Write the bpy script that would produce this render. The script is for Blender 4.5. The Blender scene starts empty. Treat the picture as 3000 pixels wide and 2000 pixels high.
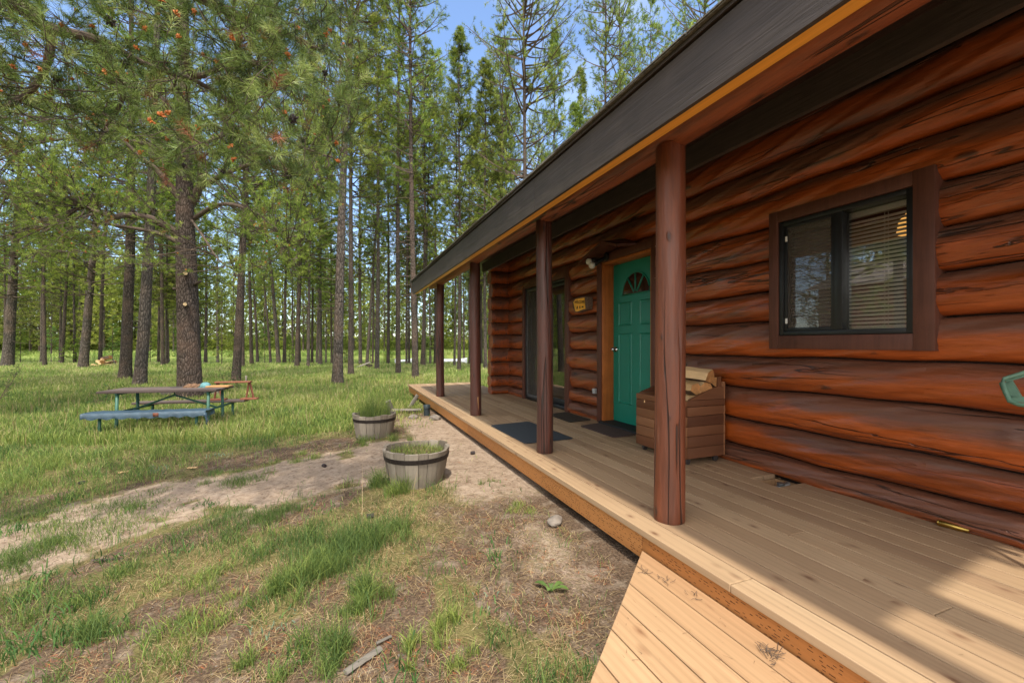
import bpy, bmesh, math, random
import numpy as np
from math import radians, sin, cos, pi, sqrt, atan2
from mathutils import Vector, Matrix

# ------------------------------------------------------------------ camera, world, sun
SC = bpy.context.scene
COL = SC.collection
YAW = radians(21.8); FPX = 1250.0
CA, SA = cos(YAW), sin(YAW)
cam = bpy.data.cameras.new('camera'); camo = bpy.data.objects.new('camera', cam); COL.objects.link(camo)
cam.sensor_width = 36; cam.lens = 36*FPX/3000; cam.clip_start = 0.05; cam.clip_end = 3000
cam.shift_y = 5/3000
camo.location = (0, 0, 1.04); camo.rotation_euler = (pi/2, 0, -YAW)
SC.camera = camo
SUNV = Vector((-0.17, -0.45, 1.0)).normalized()
world = bpy.data.worlds.new("World"); SC.world = world; world.use_nodes = True
wn = world.node_tree; wn.nodes.clear()
wo = wn.nodes.new('ShaderNodeOutputWorld'); wb = wn.nodes.new('ShaderNodeBackground')
sky = wn.nodes.new('ShaderNodeTexSky'); sky.sky_type = 'NISHITA'; sky.sun_disc = False
sky.sun_elevation = math.asin(SUNV.z); sky.sun_rotation = atan2(SUNV.x, SUNV.y)
sky.air_density = 1.0; sky.dust_density = 0.8; sky.ozone_density = 1.8; sky.altitude = 1200
# thin cloud veil; unseen warm haze behind camera added to warm the light
tc = wn.nodes.new('ShaderNodeTexCoord'); mp = wn.nodes.new('ShaderNodeMapping'); mp.inputs['Scale'].default_value = (1.2, 1.2, 3.5)
nz = wn.nodes.new('ShaderNodeTexNoise'); nz.inputs['Scale'].default_value = 2.2; nz.inputs['Detail'].default_value = 6
rp = wn.nodes.new('ShaderNodeValToRGB'); rp.color_ramp.elements[0].position = 0.5; rp.color_ramp.elements[1].position = 0.75
mx = wn.nodes.new('ShaderNodeMixRGB'); mx.inputs[2].default_value = (9.5, 9.0, 8.4, 1)
ml = wn.nodes.new('ShaderNodeMath'); ml.operation = 'MULTIPLY'; ml.inputs[1].default_value = 0.12
L = wn.links.new
L(tc.outputs['Generated'], mp.inputs[0]); L(mp.outputs[0], nz.inputs[0]); L(nz.outputs[0], rp.inputs[0]); L(rp.outputs[0], ml.inputs[0])
vd = wn.nodes.new('ShaderNodeVectorMath'); vd.operation = 'DOT_PRODUCT'; L(tc.outputs['Generated'], vd.inputs[0]); vd.inputs[1].default_value = Vector((-0.35, -0.85, 0.45)).normalized()
hz = wn.nodes.new('ShaderNodeValToRGB'); hz.color_ramp.elements[0].position = 0.05; hz.color_ramp.elements[0].color = (0.0,)*3+(1,); hz.color_ramp.elements[1].position = 0.75; hz.color_ramp.elements[1].color = (0.85,)*3+(1,)
L(vd.outputs['Value'], hz.inputs[0]); mxx = wn.nodes.new('ShaderNodeMath'); mxx.operation = 'MAXIMUM'; L(ml.outputs[0], mxx.inputs[0]); L(hz.outputs[0], mxx.inputs[1])
L(mxx.outputs[0], mx.inputs[0]); L(sky.outputs[0], mx.inputs[1]); L(mx.outputs[0], wb.inputs[0]); L(wb.outputs[0], wo.inputs[0])
wb.inputs[1].default_value = 0.15
sun = bpy.data.lights.new('sun', 'SUN'); suno = bpy.data.objects.new('sun', sun); COL.objects.link(suno)
sun.energy = 2.0; sun.angle = radians(1.6); sun.color = (1, 0.92, 0.78)
suno.rotation_euler = SUNV.to_track_quat('Z', 'Y').to_euler(); suno.location = (0, -5, 20)
SC.view_settings.view_transform = 'Standard'; SC.view_settings.look = 'None'
SC.view_settings.exposure = 1.3; SC.view_settings.gamma = 1
SC.cycles.max_bounces = 6; SC.cycles.diffuse_bounces = 4; SC.cycles.transparent_max_bounces = 8
SC.cycles.sample_clamp_indirect = 6

def W(u, v, zc):
    xc = (u-1500)/FPX*zc
    return np.array([xc*CA+zc*SA, -xc*SA+zc*CA, 1.04-(v-1005)/FPX*zc])
def PL(u, v, z):
    return W(u, v, (1.04-z)*FPX/(v-1005))

# ------------------------------------------------------------------ helpers
def tag(o, label=None, cat=None, group=None, kind=None):
    if label: o['label'] = label
    if cat: o['category'] = cat
    if group: o['group'] = group
    if kind: o['kind'] = kind
    return o
def empty(name, loc=(0,0,0), rz=0, **k):
    o = bpy.data.objects.new(name, None); COL.objects.link(o); o.location = loc; o.rotation_euler = (0,0,rz)
    o.empty_display_size = 0.2
    tag(o, **k); return o
def link(name, me, parent=None, mats=None, **k):
    o = bpy.data.objects.new(name, me); COL.objects.link(o)
    if mats:
        for m in (mats if isinstance(mats, (list, tuple)) else [mats]): me.materials.append(m)
    if parent: o.parent = parent
    tag(o, **k); return o
def npmesh(name, V, loops, starts, attrs=None, smooth=False, midx=None):
    me = bpy.data.meshes.new(name)
    V = np.asarray(V, np.float32).reshape(-1, 3)
    me.vertices.add(len(V)); me.vertices.foreach_set('co', V.ravel())
    me.loops.add(len(loops)); me.loops.foreach_set('vertex_index', np.asarray(loops, np.int32))
    me.polygons.add(len(starts)); me.polygons.foreach_set('loop_start', np.asarray(starts, np.int32))
    if midx is not None: me.polygons.foreach_set('material_index', np.asarray(midx, np.int32))
    me.polygons.foreach_set('use_smooth', np.full(len(starts), smooth, bool))
    for k, a in (attrs or {}).items():
        at = me.attributes.new(k, 'FLOAT', 'POINT'); at.data.foreach_set('value', np.asarray(a, np.float32))
    me.update(calc_edges=True)
    return me
class MB:
    def __init__(s): s.v = []; s.f = []; s.m = []; s.a = []; s.cur = 0; s.ang = []
    def add(s, vs, fs, r=None, mi=0, ang=None):
        n = len(s.v); s.v += [tuple(map(float, p)) for p in vs]; s.f += [tuple(i+n for i in f) for f in fs]
        s.m += [mi]*len(fs); s.a += [random.random() if r is None else r]*len(vs)
        s.ang += list(ang) if ang is not None else [0]*len(vs)
    def box(s, x0, x1, y0, y1, z0, z1, b=0.0, r=None, mi=0, M=None):
        if b <= 0:
            vs = [(x,y,z) for z in (z0,z1) for y in (y0,y1) for x in (x0,x1)]
            fs = [(0,2,3,1),(4,5,7,6),(0,1,5,4),(2,6,7,3),(0,4,6,2),(1,3,7,5)]
        else:
            bm = bmesh.new(); bmesh.ops.create_cube(bm, size=1)
            for v in bm.verts: v.co = Vector(((x0+x1)/2+v.co.x*(x1-x0), (y0+y1)/2+v.co.y*(y1-y0), (z0+z1)/2+v.co.z*(z1-z0)))
            bmesh.ops.bevel(bm, geom=bm.edges[:], offset=b, segments=2, affect='EDGES', profile=0.5)
            bm.verts.index_update(); vs = [v.co[:] for v in bm.verts]; fs = [[v.index for v in f.verts] for f in bm.faces]; bm.free()
        if M is not None: vs = [tuple(M @ Vector(p)) for p in vs]
        s.add(vs, fs, r, mi); return s
    def obox(s, c, size, M, b=0.0, r=None, mi=0):   # oriented box
        h = [q/2 for q in size]; MM = Matrix.Translation(Vector(c)) @ M.to_4x4()
        return s.box(-h[0],h[0],-h[1],h[1],-h[2],h[2], b, r, mi, MM)
    def tube(s, pts, rad, n=8, r=None, mi=0, cap=True):
        pts = [Vector(p) for p in pts]; k = len(pts)
        rad = [rad]*k if not hasattr(rad, '__len__') else rad
        vs = []; up = Vector((0,0,1))
        for i, p in enumerate(pts):
            t = (pts[min(i+1,k-1)]-pts[max(i-1,0)]).normalized()
            a = t.cross(up)
            if a.length < 0.15: a = t.cross(Vector((0,1,0)))
            a.normalize(); b = a.cross(t)
            for j in range(n):
                th = 2*pi*j/n; vs.append(p+(a*cos(th)+b*sin(th))*rad[i])
        fs = [(i*n+j, i*n+(j+1)%n, (i+1)*n+(j+1)%n, (i+1)*n+j) for i in range(k-1) for j in range(n)]
        if cap: fs += [tuple(range(n-1,-1,-1)), tuple((k-1)*n+j for j in range(n))]
        s.add(vs, fs, r, mi); return s
    def lathe(s, prof, n=24, c=(0,0,0), r=None, mi=0, M=None):
        vs = []; 
        for (rr, z) in prof:
            for j in range(n):
                th = 2*pi*j/n; p = Vector((rr*cos(th), rr*sin(th), z))
                if M is not None: p = M @ p
                vs.append((p.x+c[0], p.y+c[1], p.z+c[2]))
        fs = [(i*n+j, i*n+(j+1)%n, (i+1)*n+(j+1)%n, (i+1)*n+j) for i in range(len(prof)-1) for j in range(n)]
        fs += [tuple(range(n-1,-1,-1)), tuple((len(prof)-1)*n+j for j in range(n))]
        s.add(vs, fs, r, mi); return s
    def mesh(s, name, smooth=False):
        me = bpy.data.meshes.new(name); me.from_pydata(s.v, [], s.f)
        me.polygons.foreach_set('material_index', s.m)
        me.polygons.foreach_set('use_smooth', [smooth]*len(s.f))
        at = me.attributes.new('rnd','FLOAT','POINT'); at.data.foreach_set('value', s.a)
        at = me.attributes.new('ang','FLOAT','POINT'); at.data.foreach_set('value', s.ang)
        me.update(); return me
    def build(s, name, mats, parent=None, smooth=False, auto=None, **k):
        o = link(name, s.mesh(name, smooth), parent, mats, **k)
        if auto: 
            o.data.polygons.foreach_set('use_smooth', [True]*len(s.f)); o.data.set_sharp_from_angle(angle=radians(auto))
        return o
def sn(x, y, seed=0, n=6, f=1.0):      # cheap smooth 2-D noise in -1..1
    r = np.random.RandomState(seed); t = 0
    for i in range(n):
        fr = f*(0.6+1.5*r.rand()*(1+i*0.5)); th = r.rand()*6.283
        t = t + np.sin((x*np.cos(th)+y*np.sin(th))*fr + r.rand()*6.283 + 1.3*np.sin((x*np.sin(th)-y*np.cos(th))*fr*0.7+r.rand()*6))
    return t/n*1.4
def sstep(a, b, x): t = np.clip((x-a)/(b-a), 0, 1); return t*t*(3-2*t)

# ------------------------------------------------------------------ materials
class NT:
    def __init__(s, name):
        s.m = bpy.data.materials.new(name); s.m.use_nodes = True; s.t = s.m.node_tree; s.t.nodes.clear()
        s.out = s.n('ShaderNodeOutputMaterial'); s.p = s.n('ShaderNodeBsdfPrincipled'); s.l(s.p.outputs[0], s.out.inputs[0])
    def n(s, t, **k):
        nd = s.t.nodes.new(t)
        for a, b in k.items(): setattr(nd, a, b)
        return nd
    def l(s, a, b): s.t.links.new(a, b)
    def pos(s): return s.n('ShaderNodeNewGeometry').outputs['Position']
    def obj(s): return s.n('ShaderNodeTexCoord').outputs['Object']
    def attr(s, name): return s.n('ShaderNodeAttribute', attribute_name=name).outputs['Fac']
    def scale(s, src, sc, add=None):
        mp = s.n('ShaderNodeMapping'); mp.inputs['Scale'].default_value = sc; s.l(src, mp.inputs[0])
        if add is not None:
            v = s.n('ShaderNodeVectorMath', operation='SCALE'); cmb = s.n('ShaderNodeCombineXYZ')
            for i in range(3): s.l(add, cmb.inputs[i])
            s.l(cmb.outputs[0], v.inputs[0]); v.inputs['Scale'].default_value = 37.0
            a = s.n('ShaderNodeVectorMath', operation='ADD'); s.l(mp.outputs[0], a.inputs[0]); s.l(v.outputs[0], a.inputs[1]); return a.outputs[0]
        return mp.outputs[0]
    def noise(s, src, sc, det=4, rough=0.55, dist=0):
        q = s.n('ShaderNodeTexNoise'); q.inputs['Scale'].default_value = sc; q.inputs['Detail'].default_value = det
        q.inputs['Roughness'].default_value = rough; q.inputs['Distortion'].default_value = dist; s.l(src, q.inputs[0]); return q.outputs[0]
    def voro(s, src, sc, feat='F1', rnd=1.0):
        q = s.n('ShaderNodeTexVoronoi', feature=feat); q.inputs['Scale'].default_value = sc; q.inputs['Randomness'].default_value = rnd; s.l(src, q.inputs[0]); return q.outputs[0]
    def ramp(s, src, stops, interp='LINEAR'):
        q = s.n('ShaderNodeValToRGB'); q.color_ramp.interpolation = interp; e = q.color_ramp.elements
        while len(e) < len(stops): e.new(0.5)
        for i, (p, c) in enumerate(stops):
            e[i].position = p; e[i].color = (*c, 1) if hasattr(c, '__len__') else (c, c, c, 1)
        s.l(src, q.inputs[0]); return q.outputs[0]
    def mix(s, f, a, b, mode='MIX'):
        q = s.n('ShaderNodeMixRGB', blend_type=mode)
        for i, x in ((0, f), (1, a), (2, b)):
            if hasattr(x, 'links'): s.l(x, q.inputs[i])
            elif i == 0: q.inputs[0].default_value = x
            else: q.inputs[i].default_value = (*x, 1)
        return q.outputs[0]
    def math(s, op, a, b=0.0, c=None):
        q = s.n('ShaderNodeMath', operation=op)
        for i, x in enumerate((a, b) + ((c,) if c is not None else ())):
            if hasattr(x, 'links'): s.l(x, q.inputs[i])
            else: q.inputs[i].default_value = x
        return q.outputs[0]
    def col(s, c): s.l(c, s.p.inputs['Base Color']) if hasattr(c, 'links') else setattr(s.p.inputs['Base Color'], 'default_value', (*c, 1)); return s
    def rough(s, r):
        if hasattr(r, 'links'): s.l(r, s.p.inputs['Roughness'])
        else: s.p.inputs['Roughness'].default_value = r
        return s
    def bump(s, h, strength=0.5, dist=0.01, normal=None):
        q = s.n('ShaderNodeBump'); q.inputs['Strength'].default_value = strength; q.inputs['Distance'].default_value = dist
        s.l(h, q.inputs['Height'])
        if normal is not None: s.l(normal, q.inputs['Normal'])
        s.l(q.outputs[0], s.p.inputs['Normal']); return q.outputs[0]

def simple(name, c, rough=0.6, metal=0, nscale=20, var=0.25, bump=0.0, spec=None):
    t = NT(name); n1 = t.noise(t.obj(), nscale, 5)
    c = np.array(c); t.col(t.ramp(n1, [(0.3, tuple(c*(1-var))), (0.7, tuple(np.minimum(c*(1+var), 1)))]))
    t.rough(rough); t.p.inputs['Metallic'].default_value = metal
    if spec is not None: t.p.inputs['Specular IOR Level'].default_value = spec
    if bump: t.bump(n1, bump, 0.005)
    return t.m
# deck / sawn wood. axis = long axis of the grain
def sawn(name, stops, axis='y', rough=0.65, knots=True, grain=1.0, bumpd=0.0012, knotc=(0.10,0.035,0.018), spec=0.25, kscale=1.0, sat=None):
    t = NT(name); P = t.pos(); r = t.attr('rnd')
    S = {'x': (0.07,1,1), 'y': (1,0.07,1), 'z': (1,1,0.05)}[axis]
    g = t.scale(P, tuple(q*26 for q in S), r)
    fine = t.noise(t.scale(P, tuple(q*(90 if q == 1 else 40) for q in S), r), 1.0, 3)
    warp = t.noise(t.scale(P, tuple(q*5 for q in S), r), 1.0, 2)
    wv = t.n('ShaderNodeTexWave', wave_type='BANDS', bands_direction='X' if axis != 'x' else 'Y'); wv.inputs['Scale'].default_value = 0.30; wv.inputs['Distortion'].default_value = 11*grain
    wv.inputs['Detail'].default_value = 2; wv.inputs['Detail Scale'].default_value = 0.6; t.l(g, wv.inputs[0])
    base = t.ramp(t.math('ADD', t.math('MULTIPLY', r, 0.55), t.math('MULTIPLY', warp, 0.5)), stops)
    dark = t.ramp(t.math('ADD', t.math('MULTIPLY', wv.outputs[1], 0.55), t.math('MULTIPLY', t.noise(g, 0.5, 3, 0.6, 1.0), 0.6)), [(0.18, 0.70), (0.42, 0.96), (0.8, 1.05)])
    c = t.mix(0.5, base, dark, 'MULTIPLY')
    c = t.mix(0.5, c, t.ramp(fine, [(0.3, 0.75), (0.7, 1.1)]), 'MULTIPLY')
    if knots:
        K = {'x': (4.5,9,9), 'y': (9,4.5,9), 'z': (9,9,4.5)}[axis]
        vo = t.n('ShaderNodeTexVoronoi', feature='F1'); vo.inputs['Scale'].default_value = kscale; t.l(t.scale(P, K, r), vo.inputs[0])
        on = t.math('GREATER_THAN', t.noise(t.scale(P, tuple(q*0.35 for q in K), r), 1.0, 1), 0.52)
        k = t.math('MULTIPLY', t.ramp(vo.outputs[0], [(0.07, 1.0), (0.15, 0.45), (0.30, 0.0)]), on)
        c = t.mix(t.math('MULTIPLY', k, 0.75), c, knotc)
    t.col(c); t.rough(t.ramp(fine, [(0.3, rough-0.1), (0.7, rough+0.12)]))
    t.p.inputs['Specular IOR Level'].default_value = spec
    t.bump(t.math('ADD', fine, t.math('MULTIPLY', wv.outputs[1], 0.15)), 0.45, bumpd); return t.m
# round-log wood, stained; 'ang' -1 bottom .. +1 top of each log
def logmat(name, red, brown, axis='y', weather_bounce=0.75, rough=0.34):
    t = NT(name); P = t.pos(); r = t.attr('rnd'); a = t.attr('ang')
    S = {'x': (0.12,1,1), 'y': (1,0.12,1), 'z': (1,1,0.1)}[axis]
    n1 = t.noise(t.scale(P, tuple(q*7 for q in S), r), 1.0, 5, 0.6)
    n2 = t.noise(t.scale(P, tuple(q*45 for q in S), r), 1.0, 4, 0.7)
    blot = t.math('ADD', t.math('MULTIPLY', t.noise(t.scale(P, {'x':(0.9,4,4),'y':(4,0.9,4),'z':(4,4,0.9)}[axis], r), 1.0, 3, 0.5), 0.62), t.math('MULTIPLY', n1, 0.38))
    rc = t.ramp(t.math('ADD', t.math('MULTIPLY', n1, 0.8), t.math('MULTIPLY', r, 0.3)), [(0.25, tuple(np.array(red)*0.45)), (0.5, red), (0.85, tuple(np.minimum(np.array(red)*1.55, 1)))])
    # weathered grey upper face of each log; orange lower half paints in deck bounce
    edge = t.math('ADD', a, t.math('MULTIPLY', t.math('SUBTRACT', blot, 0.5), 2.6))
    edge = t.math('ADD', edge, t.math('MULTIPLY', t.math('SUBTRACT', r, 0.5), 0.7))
    weather_bounce_mask = t.math('MULTIPLY', t.ramp(edge, [(0.0, 0.0), (0.10, 0.45), (0.40, 1.0)]), weather_bounce)
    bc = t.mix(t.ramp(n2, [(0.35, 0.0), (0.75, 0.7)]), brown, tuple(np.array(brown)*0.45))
    c = t.mix(weather_bounce_mask, rc, bc)
    c = t.mix(0.65, c, t.ramp(n2, [(0.3, 0.55), (0.65, 1.12)]), 'MULTIPLY')
    # drying checks along the grain
    ck = t.noise(t.scale(P, tuple(q*(14 if q == 1 else 4) for q in S), r), 1.0, 2, 0.4, 0.3)
    gate = t.noise(t.scale(P, tuple(q*3.1 for q in S), r), 1.0, 1)
    line = t.math('MULTIPLY', t.ramp(ck, [(0.483, 0.0), (0.496, 1.0), (0.504, 1.0), (0.517, 0.0)]), t.ramp(gate, [(0.42, 0.0), (0.52, 1.0)]))
    c = t.mix(t.math('MULTIPLY', line, 0.85), c, (0.012, 0.006, 0.004))
    K = {'x': (2.2,6.5,6.5), 'y': (6.5,2.4,6.5), 'z': (8,8,3.2)}[axis]
    wp = t.n('ShaderNodeVectorMath', operation='ADD'); t.l(t.scale(P, K, r), wp.inputs[0])
    nzv = t.n('ShaderNodeTexNoise'); nzv.inputs['Scale'].default_value = 3; t.l(t.scale(P, (3,3,3)), nzv.inputs[0])
    sv = t.n('ShaderNodeVectorMath', operation='SCALE'); sv.inputs['Scale'].default_value = 0.25; t.l(nzv.outputs[1], sv.inputs[0]); t.l(sv.outputs[0], wp.inputs[1])
    vo = t.n('ShaderNodeTexVoronoi', feature='F1'); vo.inputs['Scale'].default_value = 1; t.l(wp.outputs[0], vo.inputs[0])
    k = t.ramp(vo.outputs[0], [(0.05, 1.0), (0.10, 0.6), (0.13, 0.15), (0.24, 0.0)])
    fk = t.noise(t.scale(P, tuple(q*(70 if q == 1 else 35) for q in S), r), 1.0, 3, 0.7)
    dk = t.noise(t.scale(P, tuple(q*(11 if q == 1 else 7) for q in S), r), 1.0, 5, 0.7)
    c = t.mix(t.ramp(dk, [(0.30, 0.75), (0.46, 0.0)]), c, (0.035, 0.014, 0.008))        # dark worn streaks
    c = t.mix(t.math('MULTIPLY', t.ramp(fk, [(0.62, 0.0), (0.78, 0.6)]), t.ramp(n1, [(0.45, 0.0), (0.65, 1.0)])), c, (0.30, 0.24, 0.19))   # flaked, bare fibres
    c = t.mix(t.math('MULTIPLY', k, 0.85), c, (0.018, 0.007, 0.004))
    t.col(c)
    t.rough(t.math('ADD', t.ramp(n2, [(0.3, rough-0.08), (0.7, rough+0.14)]), t.math('MULTIPLY', weather_bounce_mask, 0.18)))
    t.p.inputs['Specular IOR Level'].default_value = 0.6
    t.p.inputs['Coat Weight'].default_value = 0.35 if name == 'stained_log' else 0.0; t.p.inputs['Coat Roughness'].default_value = 0.25
    h = t.math('SUBTRACT', t.math('ADD', t.math('MULTIPLY', n2, 0.35), n1), t.math('ADD', t.math('MULTIPLY', line, 0.9), t.math('MULTIPLY', k, -0.5)))
    t.bump(t.math('ADD', h, t.math('MULTIPLY', dk, 0.8)), 0.9, 0.010); return t.m
def painted(name, c, axis='y', bumpd=0.002, rough=0.55, var=0.12):
    t = NT(name); P = t.pos(); r = t.attr('rnd')
    S = {'x': (0.06,1,1), 'y': (1,0.06,1), 'z': (1,1,0.06)}[axis]
    n1 = t.noise(t.scale(P, tuple(q*50 for q in S), r), 1.0, 4, 0.6, 0.6); n2 = t.noise(P, 6, 3); n3 = t.noise(t.scale(P, tuple(q*9 for q in S), r), 1.0, 3)
    c = np.array(c); t.col(t.mix(0.5, t.ramp(n2, [(0.3, tuple(c*(1-var))), (0.7, tuple(c*(1+var)))]), t.ramp(n1, [(0.35, 0.6), (0.6, 1.1)]), 'MULTIPLY'))
    t.rough(rough); t.p.inputs['Specular IOR Level'].default_value = 0.35
    t.bump(t.math('ADD', n1, n3), 0.8, bumpd); return t.m
def bark(name, c1, c2, sc=1.0):
    t = NT(name); P = t.pos()
    r = t.n('ShaderNodeObjectInfo').outputs['Random']
    q = t.scale(P, (22*sc,22*sc,7*sc), r); vo = t.voro(q, 1.0, 'DISTANCE_TO_EDGE'); n = t.noise(t.scale(P, (30*sc,30*sc,9*sc)), 1.0, 5, 0.65); big = t.noise(P, 1.6, 3)
    c = t.ramp(n, [(0.3, c1), (0.7, c2)])
    c = t.mix(t.math('MULTIPLY', t.ramp(vo, [(0.02, 1.0), (0.16, 0.0)]), 0.8), c, tuple(np.array(c1)*0.35))
    c = t.mix(t.ramp(big, [(0.45, 0.0), (0.65, 0.4)]), c, tuple(np.array(c2)*np.array([1.25,1.0,0.85])))
    c = t.mix(t.math('MULTIPLY', r, 0.35), c, tuple(np.array(c2)*0.75))
    t.col(c); t.rough(0.9); t.p.inputs['Specular IOR Level'].default_value = 0.15
    t.bump(t.math('ADD', t.math('MULTIPLY', t.ramp(vo, [(0.0, 0.0), (0.25, 1.0)]), 0.8), n), 1.0, 0.02/sc); return t.m
def leafy(name, stops, trans=0.35, objvar=0.25, rough=0.6):
    t = NT(name); r = t.attr('rnd'); o = t.n('ShaderNodeObjectInfo').outputs['Random']
    c = t.ramp(r, stops)
    hv = t.n('ShaderNodeHueSaturation'); t.l(c, hv.inputs['Color'])
    t.l(t.math('ADD', 1-objvar/2, t.math('MULTIPLY', o, objvar)), hv.inputs['Value'])
    t.l(t.math('ADD', 0.485, t.math('MULTIPLY', o, 0.03)), hv.inputs['Hue'])
    c = hv.outputs[0]
    t.col(c); t.rough(rough); t.p.inputs['Specular IOR Level'].default_value = 0.25
    tr = t.n('ShaderNodeBsdfTranslucent'); t.l(c, tr.inputs[0]); ms = t.n('ShaderNodeMixShader'); ms.inputs[0].default_value = trans
    t.l(t.p.outputs[0], ms.inputs[1]); t.l(tr.outputs[0], ms.inputs[2]); t.l(ms.outputs[0], t.out.inputs[0]); return t.m

M = {}
M['deck'] = sawn('deck_wood', [(0.15,(0.28,0.18,0.11)), (0.4,(0.35,0.235,0.14)), (0.62,(0.40,0.275,0.165)), (0.85,(0.46,0.33,0.205))], kscale=1.35)
M['ramp'] = sawn('ramp_wood', [(0.15,(0.33,0.19,0.095)), (0.45,(0.39,0.235,0.125)), (0.8,(0.45,0.295,0.165))], kscale=1.3, knotc=(0.14,0.05,0.02))
M['edgewood'] = M['ramp']
M['logred'] = logmat('stained_log', (0.33,0.068,0.010), (0.100,0.056,0.038), weather_bounce=0.80)
M['logend'] = logmat('log_end', (0.36,0.09,0.03), (0.12,0.05,0.035), axis='x', weather_bounce=0.4)
M['post'] = logmat('post_log', (0.19,0.050,0.018), (0.10,0.042,0.026), axis='z', weather_bounce=0.25, rough=0.5)
M['postdark'] = logmat('dark_post_log', (0.095,0.027,0.016), (0.06,0.028,0.022), axis='z', weather_bounce=0.25, rough=0.5)
M['beam'] = logmat('beam_log', (0.27,0.075,0.028), (0.10,0.045,0.03), axis='y', weather_bounce=0.2, rough=0.5)
M['trim'] = painted('brown_trim', (0.105,0.040,0.026), 'z', 0.0008, 0.5)
M['trimh'] = painted('brown_trim_h', (0.105,0.040,0.026), 'y', 0.0008, 0.5)
M['jamb'] = painted('orange_jamb', (0.42,0.13,0.03), 'z', 0.0005, 0.45)
M['grey'] = painted('grey_fascia', (0.058,0.046,0.040), 'y', 0.004, 0.55)
M['orange'] = sawn('orange_board', [(0.2,(0.75,0.32,0.04)), (0.6,(0.82,0.38,0.055)), (0.9,(0.85,0.42,0.07))], knots=False, rough=0.4, spec=0.5)
M['shingle'] = simple('roof_shingle', (0.13,0.12,0.10), 0.9, nscale=60, var=0.5, bump=0.6)
M['door'] = simple('green_door', (0.004,0.19,0.13), 0.38, nscale=3, var=0.06)
M['black'] = simple('black_frame', (0.012,0.013,0.014), 0.4)
M['chrome'] = simple('chrome', (0.6,0.6,0.6), 0.2, 1)
M['white'] = simple('white_plastic', (0.7,0.7,0.66), 0.4, var=0.05)
M['blind'] = simple('blind_slat', (0.88,0.80,0.66), 0.5, var=0.05)
M['dark'] = simple('dark_room', (0.045,0.032,0.024), 0.9)
M['chink'] = simple('chinking', (0.02,0.012,0.009), 0.95)
M['matblue'] = simple('blue_mat', (0.035,0.045,0.055), 0.95, nscale=300, var=0.6, bump=0.5)
M['matbrown'] = simple('brown_mat', (0.075,0.045,0.038), 0.95, nscale=200, var=0.4, bump=0.5)
M['matdark'] = simple('dark_mat', (0.035,0.028,0.018), 0.95, nscale=30, var=0.6, bump=0.5)
M['matblack'] = simple('sill_rubber', (0.012,0.014,0.016), 0.7, nscale=60)
M['cedar'] = sawn('crate_wood', [(0.15,(0.07,0.028,0.015)), (0.4,(0.11,0.044,0.023)), (0.75,(0.17,0.072,0.035))], axis='x', knots=False, rough=0.5)
M['cedary'] = sawn('crate_wood_side', [(0.15,(0.10,0.038,0.018)), (0.4,(0.16,0.063,0.028)), (0.75,(0.25,0.115,0.055))], axis='y', knots=False, rough=0.5)
M['split'] = sawn('split_firewood', [(0.15,(0.50,0.30,0.13)), (0.5,(0.60,0.40,0.20)), (0.85,(0.68,0.48,0.27))], axis='y', knots=False, rough=0.7, grain=1.0)
M['splitend'] = simple('firewood_end', (0.42,0.20,0.07), 0.7, nscale=25, var=0.35)
M['splitbark'] = simple('firewood_bark', (0.12,0.075,0.05), 0.9, nscale=30, var=0.5, bump=0.8)
M['barrel'] = sawn('barrel_wood', [(0.15,(0.10,0.080,0.060)), (0.5,(0.20,0.17,0.135)), (0.85,(0.31,0.27,0.22))], axis='z', knots=False, rough=0.85, bumpd=0.005)
M['hoop'] = simple('rusty_hoop', (0.035,0.028,0.026), 0.6, 0.6, nscale=40, var=0.5)
M['soil'] = simple('potting_soil', (0.10,0.055,0.035), 0.95, nscale=60, var=0.7, bump=1.0)
M['tablewood'] = sawn('weathered_table', [(0.15,(0.055,0.04,0.036)), (0.5,(0.10,0.076,0.068)), (0.85,(0.16,0.125,0.113))], axis='x', knots=False, rough=0.8, bumpd=0.003)
M['greenpipe'] = simple('green_pipe', (0.035,0.12,0.085), 0.5, nscale=12, var=0.3)
M['tarp'] = simple('blue_tarp', (0.04,0.075,0.11), 0.5, nscale=5, var=0.25, bump=0.5)
M['redwood'] = sawn('red_stool_wood', [(0.15,(0.17,0.06,0.04)), (0.8,(0.27,0.11,0.065))], axis='x', knots=False)
M['teal'] = simple('teal_cloth', (0.12,0.28,0.30), 0.8, nscale=12, var=0.3)
M['fur'] = simple('brown_cloth', (0.16,0.09,0.05), 0.95, nscale=40, var=0.5, bump=1)
M['yboard'] = sawn('yellow_board', [(0.2,(0.45,0.24,0.10)), (0.8,(0.55,0.32,0.14))], axis='x', knots=False)
M['driftwood'] = sawn('grey_driftwood', [(0.15,(0.10,0.09,0.075)), (0.8,(0.25,0.225,0.195))], axis='x', knots=False, rough=0.9, bumpd=0.004)
M['pipe'] = simple('dark_pipe', (0.022,0.035,0.042), 0.45, nscale=10, var=0.2)
M['green_plastic'] = simple('green_plastic', (0.10,0.20,0.14), 0.45, nscale=15, var=0.2)
M['brass'] = simple('brass', (0.50,0.33,0.08), 0.3, 1)
M['iron'] = simple('dull_iron', (0.10,0.09,0.09), 0.5, 0.8)
M['signyellow'] = simple('sign_yellow', (0.85,0.42,0.03), 0.5, nscale=15, var=0.15)
M['ink'] = simple('black_ink', (0.01,0.008,0.006), 0.6)
M['cord'] = simple('cream_cord', (0.6,0.52,0.38), 0.6)
M['redhouse'] = painted('red_siding', (0.33,0.045,0.035), 'y', 0.002)
M['housewhite'] = simple('white_trim', (0.78,0.78,0.76), 0.5, var=0.05)
M['roofgrey'] = simple('grey_roof', (0.16,0.13,0.12), 0.9, nscale=30)
M['canoe'] = simple('white_hull', (0.58,0.61,0.65), 0.3, nscale=3, var=0.06)
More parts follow.
